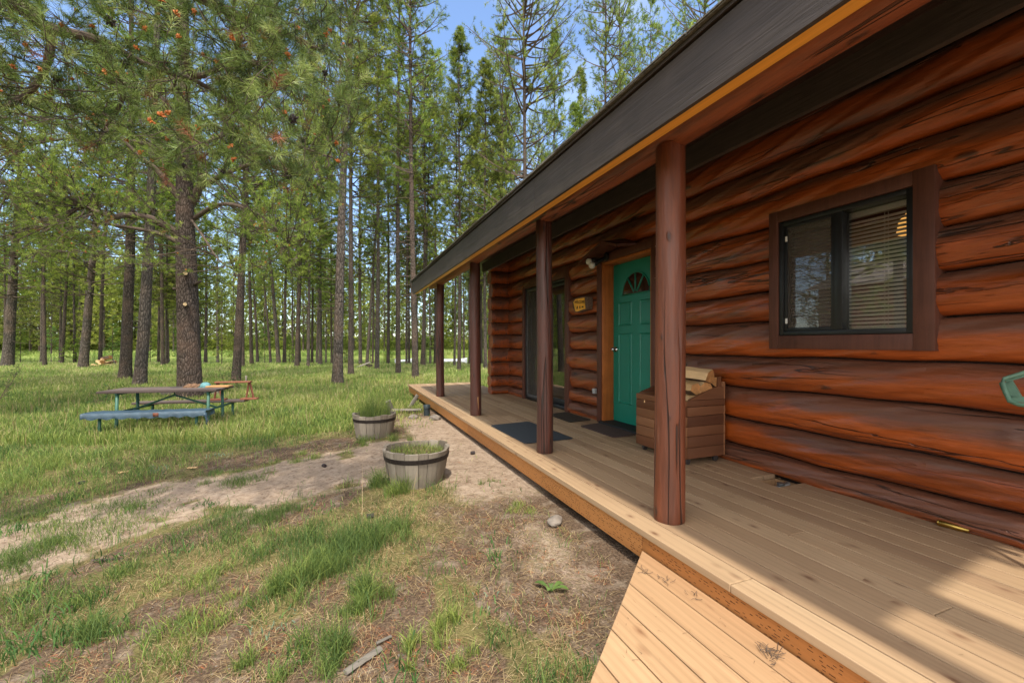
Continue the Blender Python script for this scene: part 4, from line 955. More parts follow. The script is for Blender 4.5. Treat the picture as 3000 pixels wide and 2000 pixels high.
Tm = Matrix.Translation((tc_.x, tc_.y, gt)) @ Matrix.Rotation(trz, 4, 'Z')
def ontable(x, y, z): return Tm @ Vector((x, y, z))
# things on the table
o = MB(); o.lathe([(0.0,0.0),(0.08,0.0),(0.085,0.03),(0.07,0.065),(0.04,0.085),(0.0,0.09)], 16); o.box(-0.15,-0.05,-0.05,0.05,0.0,0.012,.004); o = o.build('teal_cap', M['teal'], auto=50, label='faded teal cloth cap lying on the picnic table', cat='cap')
o.location = ontable(0.52, 0.12, TZ); o.rotation_euler = (0.1,0,trz)
rr = random.Random(9); bm = bmesh.new(); bmesh.ops.create_icosphere(bm, subdivisions=3, radius=1)
for v in bm.verts: v.co = Vector((v.co.x*0.15, v.co.y*0.08, max(0, v.co.z)*0.07))*(1+0.12*sin(v.co.x*9+v.co.y*7))
me = bpy.data.meshes.new('old_rag'); bm.to_mesh(me); bm.free(); o = link('old_rag', me, mats=M['fur'], label='crumpled brown rag on the picnic table beside the teal cap', cat='rag'); o.location = ontable(0.32, 0.12, TZ+.001); o.rotation_euler = (0,0,trz+.1)
o = MB().box(-0.19,0.19,-0.10,0.10,0,0.028,.005).build('wooden_board', M['yboard'], auto=30, label='yellow-brown board on the right end of the picnic table', cat='board'); o.location = ontable(0.76,0.10,TZ+.001); o.rotation_euler = (0,0,trz)
o = MB().box(-0.16,0.16,-0.004,0.006,0.0,0.008,.002).build('steel_rod', M['pipe'], auto=30, label='thin dark rod lying on the middle of the picnic table', cat='rod'); o.location = ontable(0.12,0.1,TZ+.001); o.rotation_euler = (0,0,trz)
# reddish sawbuck on the rear bench
sb = empty('saw_horse', ontable(0.75,0.66,0.432), trz, label='small reddish wooden sawhorse standing on the rear bench of the picnic table', cat='sawhorse')
for sx in (-0.27, 0.30):
    f = MB(); f.tube([(sx-0.05,0,0.0),(sx+0.0,0,0.34)], 0.019, 4); f.tube([(sx+0.09,0.0,0.0),(sx+0.02,0,0.34)], 0.019, 4); f.box(sx-0.13,sx+0.17,-0.09,0.05,0.001,0.03,.004); f.build('leg_frame', M['redwood'], sb)
MB().box(-0.30,0.34,-0.06,0.06,0.335,0.365,.004).build('top_rail', M['redwood'], sb, auto=30)
MB().box(0.22,0.25,0.03,0.06,0.365,0.47,.003).build('upright', M['driftwood'], sb, auto=30)
def hewn(name, mat, c, size, rot, label, cat, group=None, seed=0, parts=12):
    rr = random.Random(seed); mb = MB(); n = 8; K = parts; vs = []
    for k in range(K+1):
        t = k/K-0.5; w = 1-0.25*abs(t)*rr.random()
        for j in range(n):
            a = 2*pi*j/n; vs.append((t*size[0], cos(a)*size[1]/2*w*(1+rr.uniform(-.08,.08)), sin(a)*size[2]/2*w*(1+rr.uniform(-.08,.08))))
    fs = [(k*n+j, k*n+(j+1) % n, (k+1)*n+(j+1) % n, (k+1)*n+j) for k in range(K) for j in range(n)]+[tuple(range(n-1,-1,-1)), tuple(K*n+j for j in range(n))]
    mb.add(vs, fs, rr.random()); o = mb.build(name, mat, auto=35, label=label, cat=cat, group=group); o.location = c; o.rotation_euler = rot; return o
def onground(u, v, dz=0.0):
    z = -0.45
    for _ in range(8):
        p = PL(u, v, z); z = gz(p[0], p[1])
    return Vector((p[0], p[1], z+dz))
hewn('fallen_log', M['driftwood'], onground(520,1168,0.12), (0.75,0.18,0.2), (0,0,trz+.05), 'short grey fallen log in the grass left of the big pine trunk base', 'log', seed=1)
hewn('fallen_log', M['driftwood'], onground(606,1170,0.16), (0.62,0.16,0.18), (0,0,trz-.05), 'short grey fallen log in the grass right of the big pine trunk base', 'log', seed=2)
hewn('wood_chunk', M['redwood'], onground(668,1222,0.04), (0.15,0.14,0.12), (0,0,.2), 'small red-brown wood chunk under the right end of the picnic table', 'wood', seed=3)
# far pile of split wood
G = 'split wood pieces in the heap beside the far left trunks'
c0 = onground(305, 1077)
for k, (a, b, z, r1, r2, l_) in enumerate([(-0.35,0,0.09,0.2,1.2,'lowest left piece of the far heap of split wood'),(0.0,0.1,0.10,-0.1,1.5,'lowest middle piece of the far heap of split wood'),(0.38,0,0.10,0.3,1.9,'lowest right piece of the far heap of split wood'),(-0.18,0,0.28,0.4,1.1,'second-layer left piece of the far heap of split wood'),(0.2,0.05,0.30,-0.3,1.6,'second-layer right piece of the far heap of split wood'),(-0.05,0,0.47,0.5,0.9,'top left piece of the far heap of split wood'),(0.12,0,0.62,-0.4,0.7,'highest piece of the far heap of split wood')]):
    split_log(c0+Vector((a,b,z)), (r1,0.2*k,r2+trz), 0.75, 0.26, 0.2, 20+k, l_, G)
hewn('grey_plank', M['driftwood'], c0+Vector((0.55,-0.1,0.35)), (0.9,0.07,0.05), (0,1.25,0.1), 'pale plank leaning on the far heap of split wood', 'plank', seed=8)
# green drain pipe beside the deck, driftwood and rocks near it
o = MB(); o.lathe([(0.055,-0.1),(0.055,0.13),(0.062,0.131),(0.062,0.185),(0.055,0.195),(0.0,0.197)], 24); o = o.build('cleanout_pipe', M['pipe'], auto=35, label='short dark capped drain pipe standing beside the deck edge', cat='pipe'); o.location = (1.415, 7.62, gz(1.415,7.62))
hewn('grey_plank', M['driftwood'], (1.12,8.05,gz(1.12,8.05)+0.05), (0.55,0.12,0.06), (0,0,-0.3), 'grey plank lying by the capped drain pipe', 'plank', seed=10)
hewn('driftwood_piece', M['driftwood'], (1.30,8.5,gz(1.28,8.5)+0.12), (0.36,0.05,0.08), (0,-0.95,0.2), 'grey driftwood piece leaning against the deck edge', 'driftwood', seed=11)
hewn('driftwood_piece', M['driftwood'], (0.84,8.15,gz(0.84,8.15)+0.10), (0.28,0.08,0.13), (0,1.15,0.5), 'grey driftwood stump left of the capped drain pipe', 'driftwood', seed=12)
def rock(loc, s, seed, label, mat=None):
    rr = random.Random(seed); bm = bmesh.new(); bmesh.ops.create_icosphere(bm, subdivisions=3, radius=1); p = [rr.uniform(0,6) for _ in range(6)]
    for v in bm.verts: v.co = Vector((v.co.x*s[0], v.co.y*s[1], v.co.z*s[2]))*(1+0.13*sin(v.co.x*3+p[0])*sin(v.co.y*4+p[1])+0.08*sin(v.co.z*6+p[2]+v.co.x*5))
    me = bpy.data.meshes.new('rock'); bm.to_mesh(me); bm.free(); me.polygons.foreach_set('use_smooth', [True]*len(me.polygons)); o = link('rock', me, mats=mat or M['stone'], label=label, cat='rock'); o.location = loc; o.rotation_euler = (0,0,rr.random()*6); return o
rock((0.70,8.9,gz(.7,8.9)+.02), (0.16,0.13,0.09), 1, 'pinkish rock left of the driftwood near the deck corner')
rock((1.15,7.45,gz(1.15,7.45)+.01), (0.10,0.08,0.05), 2, 'pale flat rock in front of the capped drain pipe')
rock((1.48,7.2,gz(1.48,7.2)+.02), (0.09,0.12,0.06), 3, 'sandy rock at the foot of the deck right of the drain pipe')
rock((1.42,2.72,gz(1.42,2.72)+.02), (0.05,0.08,0.03), 4, 'small flat rock beside the deck edge near the slanted step')
# sticks and wood scraps in the foreground
def at(u, v, dz=0.01): return onground(u, v, dz)
hewn('wood_scrap', M['driftwood'], at(1065,1940,.012), (0.17,0.035,0.018), (0,0,0.55), 'flat grey scrap of wood in the foreground grass, near the bottom edge', 'wood scrap', seed=31)
hewn('wood_scrap', M['driftwood'], at(1125,1880,.012), (0.07,0.016,0.01), (0,0,0.35), 'thin pale splinter just above the flat grey scrap of wood', 'wood scrap', seed=32)
hewn('stick', M['bark'], at(315,1643,.012), (0.20,0.016,0.014), (0,0,-0.28), 'reddish bark stick on the ground at the left', 'stick', seed=33)
hewn('wood_chip', M['split'], at(362,1385,.012), (0.09,0.05,0.02), (0,0,0.3), 'pale wood chip on the sand at the left of the path', 'wood chip', seed=34)
hewn('wood_chip', M['split'], at(565,1372,.012), (0.10,0.05,0.02), (0,0,-0.2), 'pale wood chip among brown litter below the picnic bench', 'wood chip', seed=35)
for k, (u, v) in enumerate([(1085,1518),(240,1418),(950,1368),(1385,1330),(1370,1335)][:4]):
    o = hewn('fallen_cone', M['cone'], at(u, v, .018), (0.05,0.042,0.04), (0,0,k), ['dark pine cone on the sand below the nearer barrel, at its left', 'dark pine cone at the left end of the sand path', 'dark pine cone on the sand between picnic table and nearer barrel', 'dark pine cone on the sand between the nearer barrel and the deck'][k], 'pine cone', seed=40+k, parts=5)
# stump with leaning pale board, two upturned white canoes
s = onground(1068, 1082); hewn('tree_stump', M['bark'], s+Vector((0.25,0,0.12)), (0.34,0.42,0.42), (0,pi/2,0), 'low stump under the leaning pale board between the trunks', 'stump', seed=50)
o = MB().box(-0.5,0.5,-0.12,0.12,-0.015,0.015,.004).build('leaning_board', M['driftwood'], auto=30, label='pale board propped on the low stump between the trunks', cat='board'); o.location = s+Vector((-0.15,-0.1,0.25)); o.rotation_euler = (0.15,-0.35,0.1)
def canoe(loc, L_, rz, label):
    e = empty('canoe', loc, rz, label=label, cat='canoe', group='upturned white boats by the river'); mb = MB(); n = 24; m_ = 14; vs = []
    for i in range(n+1):
        t = -1+2*i/n; w = 0.42*(1-abs(t)**2.4)**0.7+0.01; h = 0.36+0.16*abs(t)**3
        for j in range(m_+1):
            a = pi*j/m_; vs.append((t*L_/2, w*cos(a)*(1 if abs(cos(a))<.98 else 1), h*sin(a)**0.7+0.05))
    fs = [(i*(m_+1)+j, (i+1)*(m_+1)+j, (i+1)*(m_+1)+j+1, i*(m_+1)+j+1) for i in range(n) for j in range(m_)]
    mb.add(vs, fs, 0.5); mb.build('hull', M['canoe'], e, smooth=True)
    k = MB(); k.tube([(-L_/2*0.93,0,0.50),(-L_/2*0.6,0,0.435),(0,0,0.415),(L_/2*0.6,0,0.435),(L_/2*0.93,0,0.50)], 0.02, 6); k.build('keel', M['iron'], e)
    g = MB()
    for sy in (-1, 1): g.tube([(-1*L_/2*(1-2*i/n), sy*(0.42*(1-abs(-1+2*i/n)**2.4)**0.7+0.02), 0.05) for i in range(n+1)], 0.018, 6)
    g.build('gunwale', M['iron'], e); return e
c = onground(1322, 1062); canoe(c, 3.6, -YAW+0.15, 'larger upturned white boat on the bank seen between the far porch posts')
c = onground(1183, 1064); canoe(c, 2.4, -YAW+0.9, 'smaller upturned white canoe by the river, left of the porch roof tip')
# red neighbouring house, seen only as a reflection in the window
rh = empty('red_house', (-15.5, 8.5, -0.5), 0.12, label='red house with white framed windows reflected in the cabin window', cat='house')
b = MB(); b.add([(0,-6,0),(0,6,0),(0,6,4.4),(0,-6,4.4),(-7,-6,0),(-7,6,0),(-7,6,4.4),(-7,-6,4.4),(-3.5,-6,5.8),(-3.5,6,5.8)], [(0,1,2,3),(1,5,6,9,2),(5,4,7,6),(4,0,3,8,7)]); b.build('wall', M['redhouse'], rh)
b = MB(); b.add([(0.5,-6.5,4.22),(0.5,6.5,4.22),(-3.5,6.5,5.9),(-3.5,-6.5,5.9),(-7.5,-6.5,4.22),(-7.5,6.5,4.22)], [(0,1,2,3),(3,2,5,4)]); b.build('roof', M['roofgrey'], rh)
for yy, z0, w, h in ((-3.0,0.9,1.5,1.2),(0.2,0.2,1.0,2.1),(3.1,0.9,1.6,1.2)):
    f = MB(); frame(f, yy, yy+w, z0, z0+h, 0.0, 0.06, 0.09); f.box(0.0,0.05,yy+w/2-.04,yy+w/2+.04,z0+.1,z0+h-.1); f = f.build('window', M['housewhite'], rh); MB().box(0.005,0.02,yy+.08,yy+w-.08,z0+.08,z0+h-.08).build('pane', M['black'], f)

# ------------------------------------------------------------------ vectorised foliage helpers
def unit(v): return v/np.maximum(np.linalg.norm(v, axis=-1, keepdims=True), 1e-9)
def tubes(P, R, S=4):
    """P (N,K,3), R (N,K) -> verts, quads"""
    N, K, _ = P.shape
    T = unit(np.gradient(P, axis=1)); up = np.array([0.13,0.21,0.97]); A = unit(np.cross(T, up)); B = np.cross(A, T)
    th = np.arange(S)*2*pi/S
    V = P[:,:,None,:] + R[:,:,None,None]*(A[:,:,None,:]*np.cos(th)[None,None,:,None]+B[:,:,None,:]*np.sin(th)[None,None,:,None])
    i = np.arange(N)[:,None,None]*K*S; k = np.arange(K-1)[None,:,None]*S; j = np.arange(S)[None,None,:]; j2 = (j+1) % S
    Q = np.stack([i+k+j, i+k+j2, i+k+S+j2, i+k+S+j], -1).reshape(-1, 4)
    return V.reshape(-1, 3), Q
def needles(A, D, L_, n, ln, w, rng, spread=0.9, fwd=0.6, s0=0.1, droop=0.0):
    """shoots start A dir D length L_ (N,) -> triangles"""
    N = len(A); s = rng.uniform(s0, 1.0, (N, n)); L_ = np.broadcast_to(L_, (N,))
    base = A[:,None,:] + D[:,None,:]*(s*L_[:,None])[...,None]
    rv = unit(rng.normal(size=(N, n, 3))); rv = unit(rv - (rv*D[:,None,:]).sum(-1, keepdims=True)*D[:,None,:])
    dr = unit(D[:,None,:]*fwd*(0.6+0.8*s[...,None]) + rv*spread + np.array([0,0,-droop])); l = ln*rng.uniform(0.7, 1.15, (N, n))
    tip = base+dr*l[...,None]; side = unit(np.cross(dr, rng.normal(size=(N, n, 3))))*w/2
    V = np.stack([base-side, base+side, tip], 2).reshape(-1, 3)
    return V
def crownmesh(name, wood=None, tri=None, rng=None, extra=None):
    """wood = list of (V,Q); tri = list of (V, matindex, rnd lo, hi)"""
    Vs = []; loops = []; starts = []; mi = []; rnd = []; off = 0; lo = 0
    for V, Q in (wood or []):
        Vs.append(V); loops.append((Q+off).ravel()); starts.append(lo+np.arange(0, Q.size, 4)); mi.append(np.zeros(len(Q), int)); rnd.append(rng.uniform(0, 1, len(V)))
        off += len(V); lo += Q.size
    for V, m_, r in (tri or []):
        n = len(V)//3; Vs.append(V); loops.append(np.arange(len(V))+off); starts.append(lo+np.arange(0, len(V), 3)); mi.append(np.full(n, m_)); rnd.append(np.repeat(r, 3) if len(r) == n else r)
        off += len(V); lo += len(V)
    return npmesh(name, np.concatenate(Vs), np.concatenate(loops), np.concatenate(starts), {'rnd': np.concatenate(rnd)}, False, np.concatenate(mi))

def pine_crown(name, seed, H=18.0, cb=0.35, nb=90, rmax=1.9, tuft=14, nn=26, ln=0.11, w=0.012, prof='cone', dead=12, shoot=0.22, sparse=0.0):
    rng = np.random.RandomState(seed)
    h = H*(cb+(1-cb)*rng.uniform(0, 1, nb)**(0.9)); f = (h/H-cb)/(1-cb)
    if prof == 'cone': R = rmax*(1-f)**0.7*(0.55+0.45*np.minimum(1, f*6+0.3))
    elif prof == 'column': R = rmax*np.minimum(1, (1-f)*3.0+0.12)*(0.6+0.4*rng.rand(nb))
    else: R = rmax*np.sqrt(np.clip(1-(f*1.25-0.35)**2, 0.05, 1))
    R = R*rng.uniform(0.6, 1.12, nb); az = rng.uniform(0, 2*pi, nb)
    d = np.stack([np.cos(az), np.sin(az), np.zeros(nb)], -1); up = rng.uniform(-0.15, 0.35, nb)+0.5*f
    K = 6; t = np.linspace(0, 1, K)
    side = np.stack([-np.sin(az), np.cos(az), np.zeros(nb)], -1)*rng.uniform(-0.25, 0.25, nb)[:,None]
    P = np.zeros((nb, K, 3)); P[:,:,2] = h[:,None]
    P += d[:,None,:]*(R[:,None]*t)[...,None] + side[:,None,:]*(R[:,None]*t**2)[...,None]; P[:,:,2] += R[:,None]*(up[:,None]*t + (-0.20*t+0.45*t**2)*0.6)
    wood = [tubes(P, (0.012+0.014*R)[:,None]*(1-0.8*t)[None,:], 3)]
    # dead bare branches below the crown
    nd = dead
    if nd:
        hd = H*cb*rng.uniform(0.35, 1.1, nd); ad = rng.uniform(0, 2*pi, nd); Ld = rng.uniform(0.3, 1.6, nd)
        Pd = np.zeros((nd, K, 3)); Pd[:,:,2] = hd[:,None]
        Pd += np.stack([np.cos(ad), np.sin(ad), np.zeros(nd)], -1)[:,None,:]*(Ld[:,None]*t)[...,None]; Pd[:,:,2] += -Ld[:,None]*0.25*t**2*rng.uniform(-1, 1.6, nd)[:,None]; Pd += rng.normal(size=Pd.shape)*0.02
        wood.append(tubes(Pd, (0.012*(1-0.75*t))[None,:]*np.ones((nd,1)), 3))
    # tufts
    bi = np.repeat(np.arange(nb), tuft); tt = rng.uniform(0.30, 1.0, len(bi))**0.8
    keep = rng.rand(len(bi)) > sparse; bi, tt = bi[keep], tt[keep]
    fi = tt*(K-1); i0 = np.minimum(fi.astype(int), K-2); fr = (fi-i0)[:,None]
    c = P[bi, i0]*(1-fr)+P[bi, i0+1]*fr
    dirs = unit(d[bi]*0.8 + rng.normal(size=(len(bi), 3))*0.65 + np.array([0,0,0.45])); off = rng.uniform(0.02, 0.35, len(bi))*R[bi]*0.45
    c2 = c+dirs*off[:,None]
    Pt = np.stack([c, c2, c2+dirs*shoot*0.8], 1); wood.append(tubes(Pt, np.full((len(bi), 3), 0.006)*np.array([1,0.7,0.4]), 3))
    V = needles(c2, dirs, shoot, nn, ln, w, rng)
    r = np.repeat(np.clip(0.45+0.28*rng.normal(size=len(bi)), 0, 0.95), nn)+rng.uniform(-0.1, 0.1, len(bi)*nn)
    dn = rng.rand(len(bi)) < 0.03
    return crownmesh(name, wood, [(V, 1, np.clip(r, 0, 1))], rng)
def trunkmesh(name, seed, H=18.0, r0=0.20, n=14, K=40, stubs=8, flare=0.35):
    rng = np.random.RandomState(seed); z = np.concatenate([[-0.3, 0.0, 0.1, 0.25, 0.5], np.linspace(0.9, H, K)])
    rad = r0*(1-0.92*np.clip(z/H, 0, 1)**1.05)+r0*flare*np.exp(-np.maximum(z, 0)/0.3)
    th = np.arange(n)*2*pi/n; ph = rng.uniform(0, 6, 4)
    ax = 0.10*np.sin(z*0.22+ph[0])-0.10*np.sin(ph[0]); ay = 0.10*np.sin(z*0.19+ph[1])-0.10*np.sin(ph[1])
    g = 1+0.05*np.sin(3*th[None,:]+ph[2]+z[:,None]*0.3)+0.03*np.sin(5*th[None,:]+z[:,None]*1.7+ph[3])
    V = np.stack([ax[:,None]+rad[:,None]*g*np.cos(th), ay[:,None]+rad[:,None]*g*np.sin(th), np.broadcast_to(z[:,None], g.shape)], -1)
    m_ = len(z); i = np.arange(m_-1)[:,None]*n; j = np.arange(n)[None,:]; j2 = (j+1) % n
    Q = np.stack([i+j, i+j2, i+n+j2, i+n+j], -1).reshape(-1, 4)
    Vs, Qs = [V.reshape(-1, 3)], [Q]; off = len(Vs[0])
    if stubs:
        hs = rng.uniform(1.6, H*0.55, stubs); az = rng.uniform(0, 2*pi, stubs); L_ = rng.uniform(0.08, 0.5, stubs)
        rr_ = r0*(1-0.92*hs/H); a = np.stack([np.cos(az), np.sin(az), rng.uniform(-.2,.3,stubs)], -1)
        b = np.stack([np.interp(hs, z, ax), np.interp(hs, z, ay), hs], -1)
        P = b[:,None,:]+a[:,None,:]*(np.array([0.5,1.0,1.0])[None,:,None]*rr_[:,None,None]+np.array([0,0,1.0])[None,:,None]*L_[:,None,None])
        v2, q2 = tubes(P, np.array([0.025,0.02,0.010])[None,:]*np.ones((stubs,1)), 5); Vs.append(v2); Qs.append(q2+off)
    V = np.concatenate(Vs); Q = np.concatenate(Qs)
    return npmesh(name, V, Q.ravel(), np.arange(0, Q.size, 4), {'rnd': np.full(len(V), 0.5)}, True)

CM = [M['branch'], M['needle']]
protoC = {
 'cone':   pine_crown('crown_cone', 1, cb=0.28, nb=170, rmax=2.1, tuft=15, prof='cone', nn=26, ln=0.12, w=0.016),
 'tall':   pine_crown('crown_tall', 2, cb=0.40, nb=140, rmax=1.8, tuft=14, prof='column', dead=26, sparse=0.1, nn=26, ln=0.12, w=0.016),
 'sparse': pine_crown('crown_sparse', 3, cb=0.32, nb=120, rmax=1.7, tuft=13, prof='column', dead=34, sparse=0.2, nn=26, ln=0.12, w=0.016),
 'wide':   pine_crown('crown_wide', 4, cb=0.25, nb=160, rmax=2.7, tuft=15, prof='round', dead=16, nn=26, ln=0.12, w=0.016),
 'low':    pine_crown('crown_low', 5, cb=0.10, nb=210, rmax=2.4, tuft=13, prof='cone', dead=6, nn=24, ln=0.13, w=0.020),
}
for me in protoC.values():
    for m_ in CM: me.materials.append(m_)
protoT = [trunkmesh('trunk_mesh', s, stubs=10) for s in range(5)]
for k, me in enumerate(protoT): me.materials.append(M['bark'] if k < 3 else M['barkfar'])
tr_rng = random.Random(11)
def pine(loc, H, wid, crown, label, group=None, lean=(0,0), cs=1.0, rz=None, name='pine_tree'):
    """H height, wid trunk diameter at base, cs crown width scale"""
    e = empty(name, loc, 0, label=label, cat='pine tree', group=group)
    e.rotation_euler = (lean[0], lean[1], 0)
    a = tr_rng.random()*6.28 if rz is None else rz
    t = bpy.data.objects.new('trunk', tr_rng.choice(protoT)); COL.objects.link(t); t.parent = e; t.scale = (wid/0.50, wid/0.50, H/18.0); t.rotation_euler = (0,0,a)
    if crown:
        c = bpy.data.objects.new('crown', protoC[crown]); COL.objects.link(c); c.parent = e; c.scale = (cs, cs, H/18.0); c.rotation_euler = (0,0,a+tr_rng.random())
    return e
def gp(u, v):
    p = onground(u, v); return p
# (u, v of base, trunk width px, crown, height, lean to right per metre, label)
TREES = [
 (22,1078,38,'wide',17,0.07,'dark leaning pine trunk at the left edge of the photo'),
 (122,1069,11,'tall',17,0,'slim straight pine trunk, second from the left edge'),
 (181,1070,13,'tall',18,0.04,'slim pale leaning pine trunk left of the thick dark one'),
 (244,1084,33,'wide',17,0.10,'thick dark pine trunk leaning right, left of the far wood heap'),
 (293,1069,14,'tall',19,0.05,'slim pine trunk with a pale scar right behind the far wood heap'),
 (365,1116,42,'cone',20,0.02,'left one of the two stout trunks left of the big limbed pine'),
 (408,1138,44,'cone',20,0.055,'right one of the two stout trunks left of the big limbed pine, leaning right'),
 (464,1066,10,'tall',18,0,'thin trunk, first of three just left of the big limbed pine'),
 (477,1077,15,'tall',18,-0.01,'middle and thickest of three slim trunks just left of the big limbed pine'),
 (492,1062,12,'cone',16,0,'thin trunk closest to the left side of the big limbed pine'),
 (602,1063,13,'tall',19,0,'slim trunk just right of the big limbed pine'),
 (638,1063,10,'sparse',19,0,'thin trunk behind the young green pine'),
 (691,1125,33,'cone',19,0.05,'medium trunk behind the right end of the picnic table, with a smooth pale patch'),
 (737,1073,15,'tall',18,-0.03,'slim trunk just right of the medium trunk behind the table'),
 (755,1063,11,'tall',18,-0.06,'thin trunk leaning left beside the slim trunk'),
 (793,1063,10,'tall',18,-0.08,'thin left-leaning trunk before the crooked one'),
 (817,1068,17,'sparse',18,-0.10,'crooked pine trunk with a bend, leaning left'),
 (833,1067,14,'tall',19,0.01,'straight slim trunk right of the crooked pine'),
 (858,1063,9,'tall',18,0,'very thin trunk left of the forked-looking pair'),
 (870,1081,19,'cone',19,0.04,'medium slim trunk in the middle of the stand, leaning right'),
 (903,1081,13,'tall',19,0.02,'grey slim trunk right of the medium slim one'),
 (928,1063,9,'sparse',17,0.01,'thin black trunk left of the scarred pine'),
 (955,1062,7,'sparse',15,0,'thinnest trunk, just left of the scarred pine'),
 (988,1129,42,'tall',20,0.04,'stout pine with yellow bark scars, right of the picnic table'),
 (1028,1105,23,'tall',20,0.01,'straight trunk just right of the scarred stout pine'),
 (1056,1076,15,'cone',20,0,'trunk behind the propped pale board'),
 (1074,1076,13,'sparse',19,0.06,'right-leaning slim trunk beside the propped pale board'),
 (1092,1068,8,'sparse',18,0,'very thin trunk left of the tall straight grey one'),
 (1104,1089,19,'sparse',21,0.005,'tall straight grey trunk well left of the porch roof tip'),
 (1167,1102,21,'sparse',22,0.004,'tall straight trunk left of the porch roof tip, second nearest it'),
 (1191,1073,9,'sparse',20,0,'thin dark trunk in front of the smaller canoe'),
 (1217,1114,27,'sparse',22,-0.012,'scaly-barked trunk rising right at the porch roof tip'),
 (1236,1075,13,'tall',20,0.03,'slim trunk directly behind the scaly trunk at the porch roof tip'),
 (1261,1061,10,'low',16,0,'slim trunk just left of the farthest porch post'),
 (1331,1079,10,'sparse',19,0.01,'slim left trunk of the pair seen between the far porch posts'),
 (1345,1091,16,'cone',18,0.004,'thicker right trunk of the pair seen between the far porch posts'),
 (1359,1061,8,'tall',17,0,'thin far trunk between the far porch posts'),
 (1376,1073,10,'tall',18,0,'slim trunk immediately left of the third porch post'),
 (1422,1088,16,'cone',17,0,'trunk seen between the third porch post and the corner logs'),
 (1402,1070,8,'tall',17,0,'thin trunk right behind the third porch post'),
]
for (u, v, wpx, cr, H, ln, lab) in TREES:
    p = gp(u, v); zc = p.x*SA+p.y*CA
    # lean in the camera's right direction
    ay = math.atan(ln)
    e = pine(p, H, max(0.12, wpx*zc/FPX*0.86), cr, lab)
    e.rotation_euler = (ay*SA*1.0, ay*CA, 0)
# pines rising behind the porch roof: (u at roof line, distance, width px, crown, height)
ROOF = [
 (1342,23,0,None,0,''),
 (1470,30,12,'tall',24,'slim pine behind the far third of the porch roof'),
 (1537,20,23,'wide',23,'full broad green pine rising behind the middle of the porch roof'),
 (1625,32,14,'cone',25,'bushy light green pine behind the porch roof, right of the full one'),
 (1776,21,17,'sparse',25,'left one of two bare-limbed pines high over the porch roof'),
 (1815,23,14,'sparse',26,'right one of two bare-limbed pines high over the porch roof'),
 (1905,30,13,'tall',26,'thin pine behind the roof edge right of the bare-limbed pair'),
 (2065,22,18,'wide',24,'rightmost pine showing above the porch roof edge'),
 (1700,36,12,'cone',25,'far pine behind the roof between the bushy pine and the bare pair'),
 (1410,36,12,'cone',22,'far pine behind the tip of the porch roof'),
 (1990,36,12,'cone',26,'far pine behind the right part of the porch roof'),
 (1275,34,12,'tall',25,'far pine rising over the left tip of the porch roof'),
 (1580,44,12,'wide',25,'distant pine directly right of the full broad green one'),
 (1860,40,12,'wide',28,'distant pine filling the gap right of the bare-limbed pair'),
 (1480,42,12,'cone',27,'distant pine left of the full broad green one'),
]
for (u, dd, wpx, cr, H, lab) in ROOF[1:]:
    p = W(u, 1000, dd); p = Vector((p[0], p[1], gz(p[0], p[1]))); pine(p, H, wpx*dd/FPX*0.9, cr, lab)
# filler forest between 34 and 60 m, each tree its own
placed = []
grng = random.Random(21)
G2 = 'slender pines in the stand this side of the river and beyond'
KD = {'tall': 'high-crowned pine', 'cone': 'conical pine', 'low': 'bushy far pine'}
MARK = [(-9999,'the left edge'),(244,'the thick dark trunk'),(385,'the two stout trunks'),(556,'the big limbed pine'),(691,'the medium trunk'),(817,'the crooked pine'),(988,'the scarred pine'),(1104,'the tall grey trunk'),(1205,'the roof tip'),(1287,'the farthest post'),(1393,'the third post'),(1537,'the full roof pine'),(1795,'the bare-limbed pair'),(9999,'the right edge')]
ORD = ['first','second','third','fourth','fifth','sixth','seventh','eighth','ninth','tenth','eleventh','twelfth']
k = 0; FILL = []
while k < 66:
    u = grng.uniform(-500, 2300); dd = grng.choice([grng.uniform(26, 37), grng.uniform(60, 78)]) if u < 1500 else grng.uniform(28, 60)
    p = W(u, 1000, dd)
    if any(math.hypot(p[0]-a, p[1]-b) < 1.6 for a, b in placed): continue
    placed.append((p[0], p[1])); far = dd > 50
    cr = ('low' if grng.random() < 0.75 else 'cone') if far else ('tall' if grng.random() < 0.6 else 'cone')
    FILL.append((u, p, cr, grng.uniform(15, 22) if u > 1000 else grng.uniform(13, 19), grng.uniform(0.2, 0.32), grng.uniform(0.85, 1.2))); k += 1
FILL.sort(key=lambda f: f[0]); cnt = {}
for (u, p, cr, H, wd, cs) in FILL:
    if u < -60: lab = KD[cr]+' standing beyond the left edge of the photo'
    elif u > 2100: lab = KD[cr]+' hidden behind the cabin'
    else:
        i = max(j for j in range(len(MARK)) if MARK[j][0] <= u); c_ = cnt.get((cr, i), 0); cnt[(cr, i)] = c_+1
        lab = '%s, %s from left between %s and %s' % (KD[cr], ORD[c_], MARK[i][1], MARK[i+1][1])
    pine(Vector((p[0], p[1], gz(p[0], p[1]))), H, wd, cr, lab, G2+(' ('+cr+')'), cs=cs)
# some pines left of the frame and behind it (they show in the window reflections)
for (x, y, H) in ((-9,7.5,17),(-12,16,19),(-17,20,18),(-10.5,3.5,16),(-24,3,18),(-9.5,-3,17),(-24,8,18),(-25,12,19),(-24,16,17),(-27,6,18),(-27,10,17),(-12.5,11,15),(-26,20,18),(-29,14,18)):
    pine(Vector((x, y, gz(x, y))), H, 0.34, grng.choice(['low','wide','cone']), 'pine off to the left of the yard, seen only in the windows', 'pines reflected in the windows')

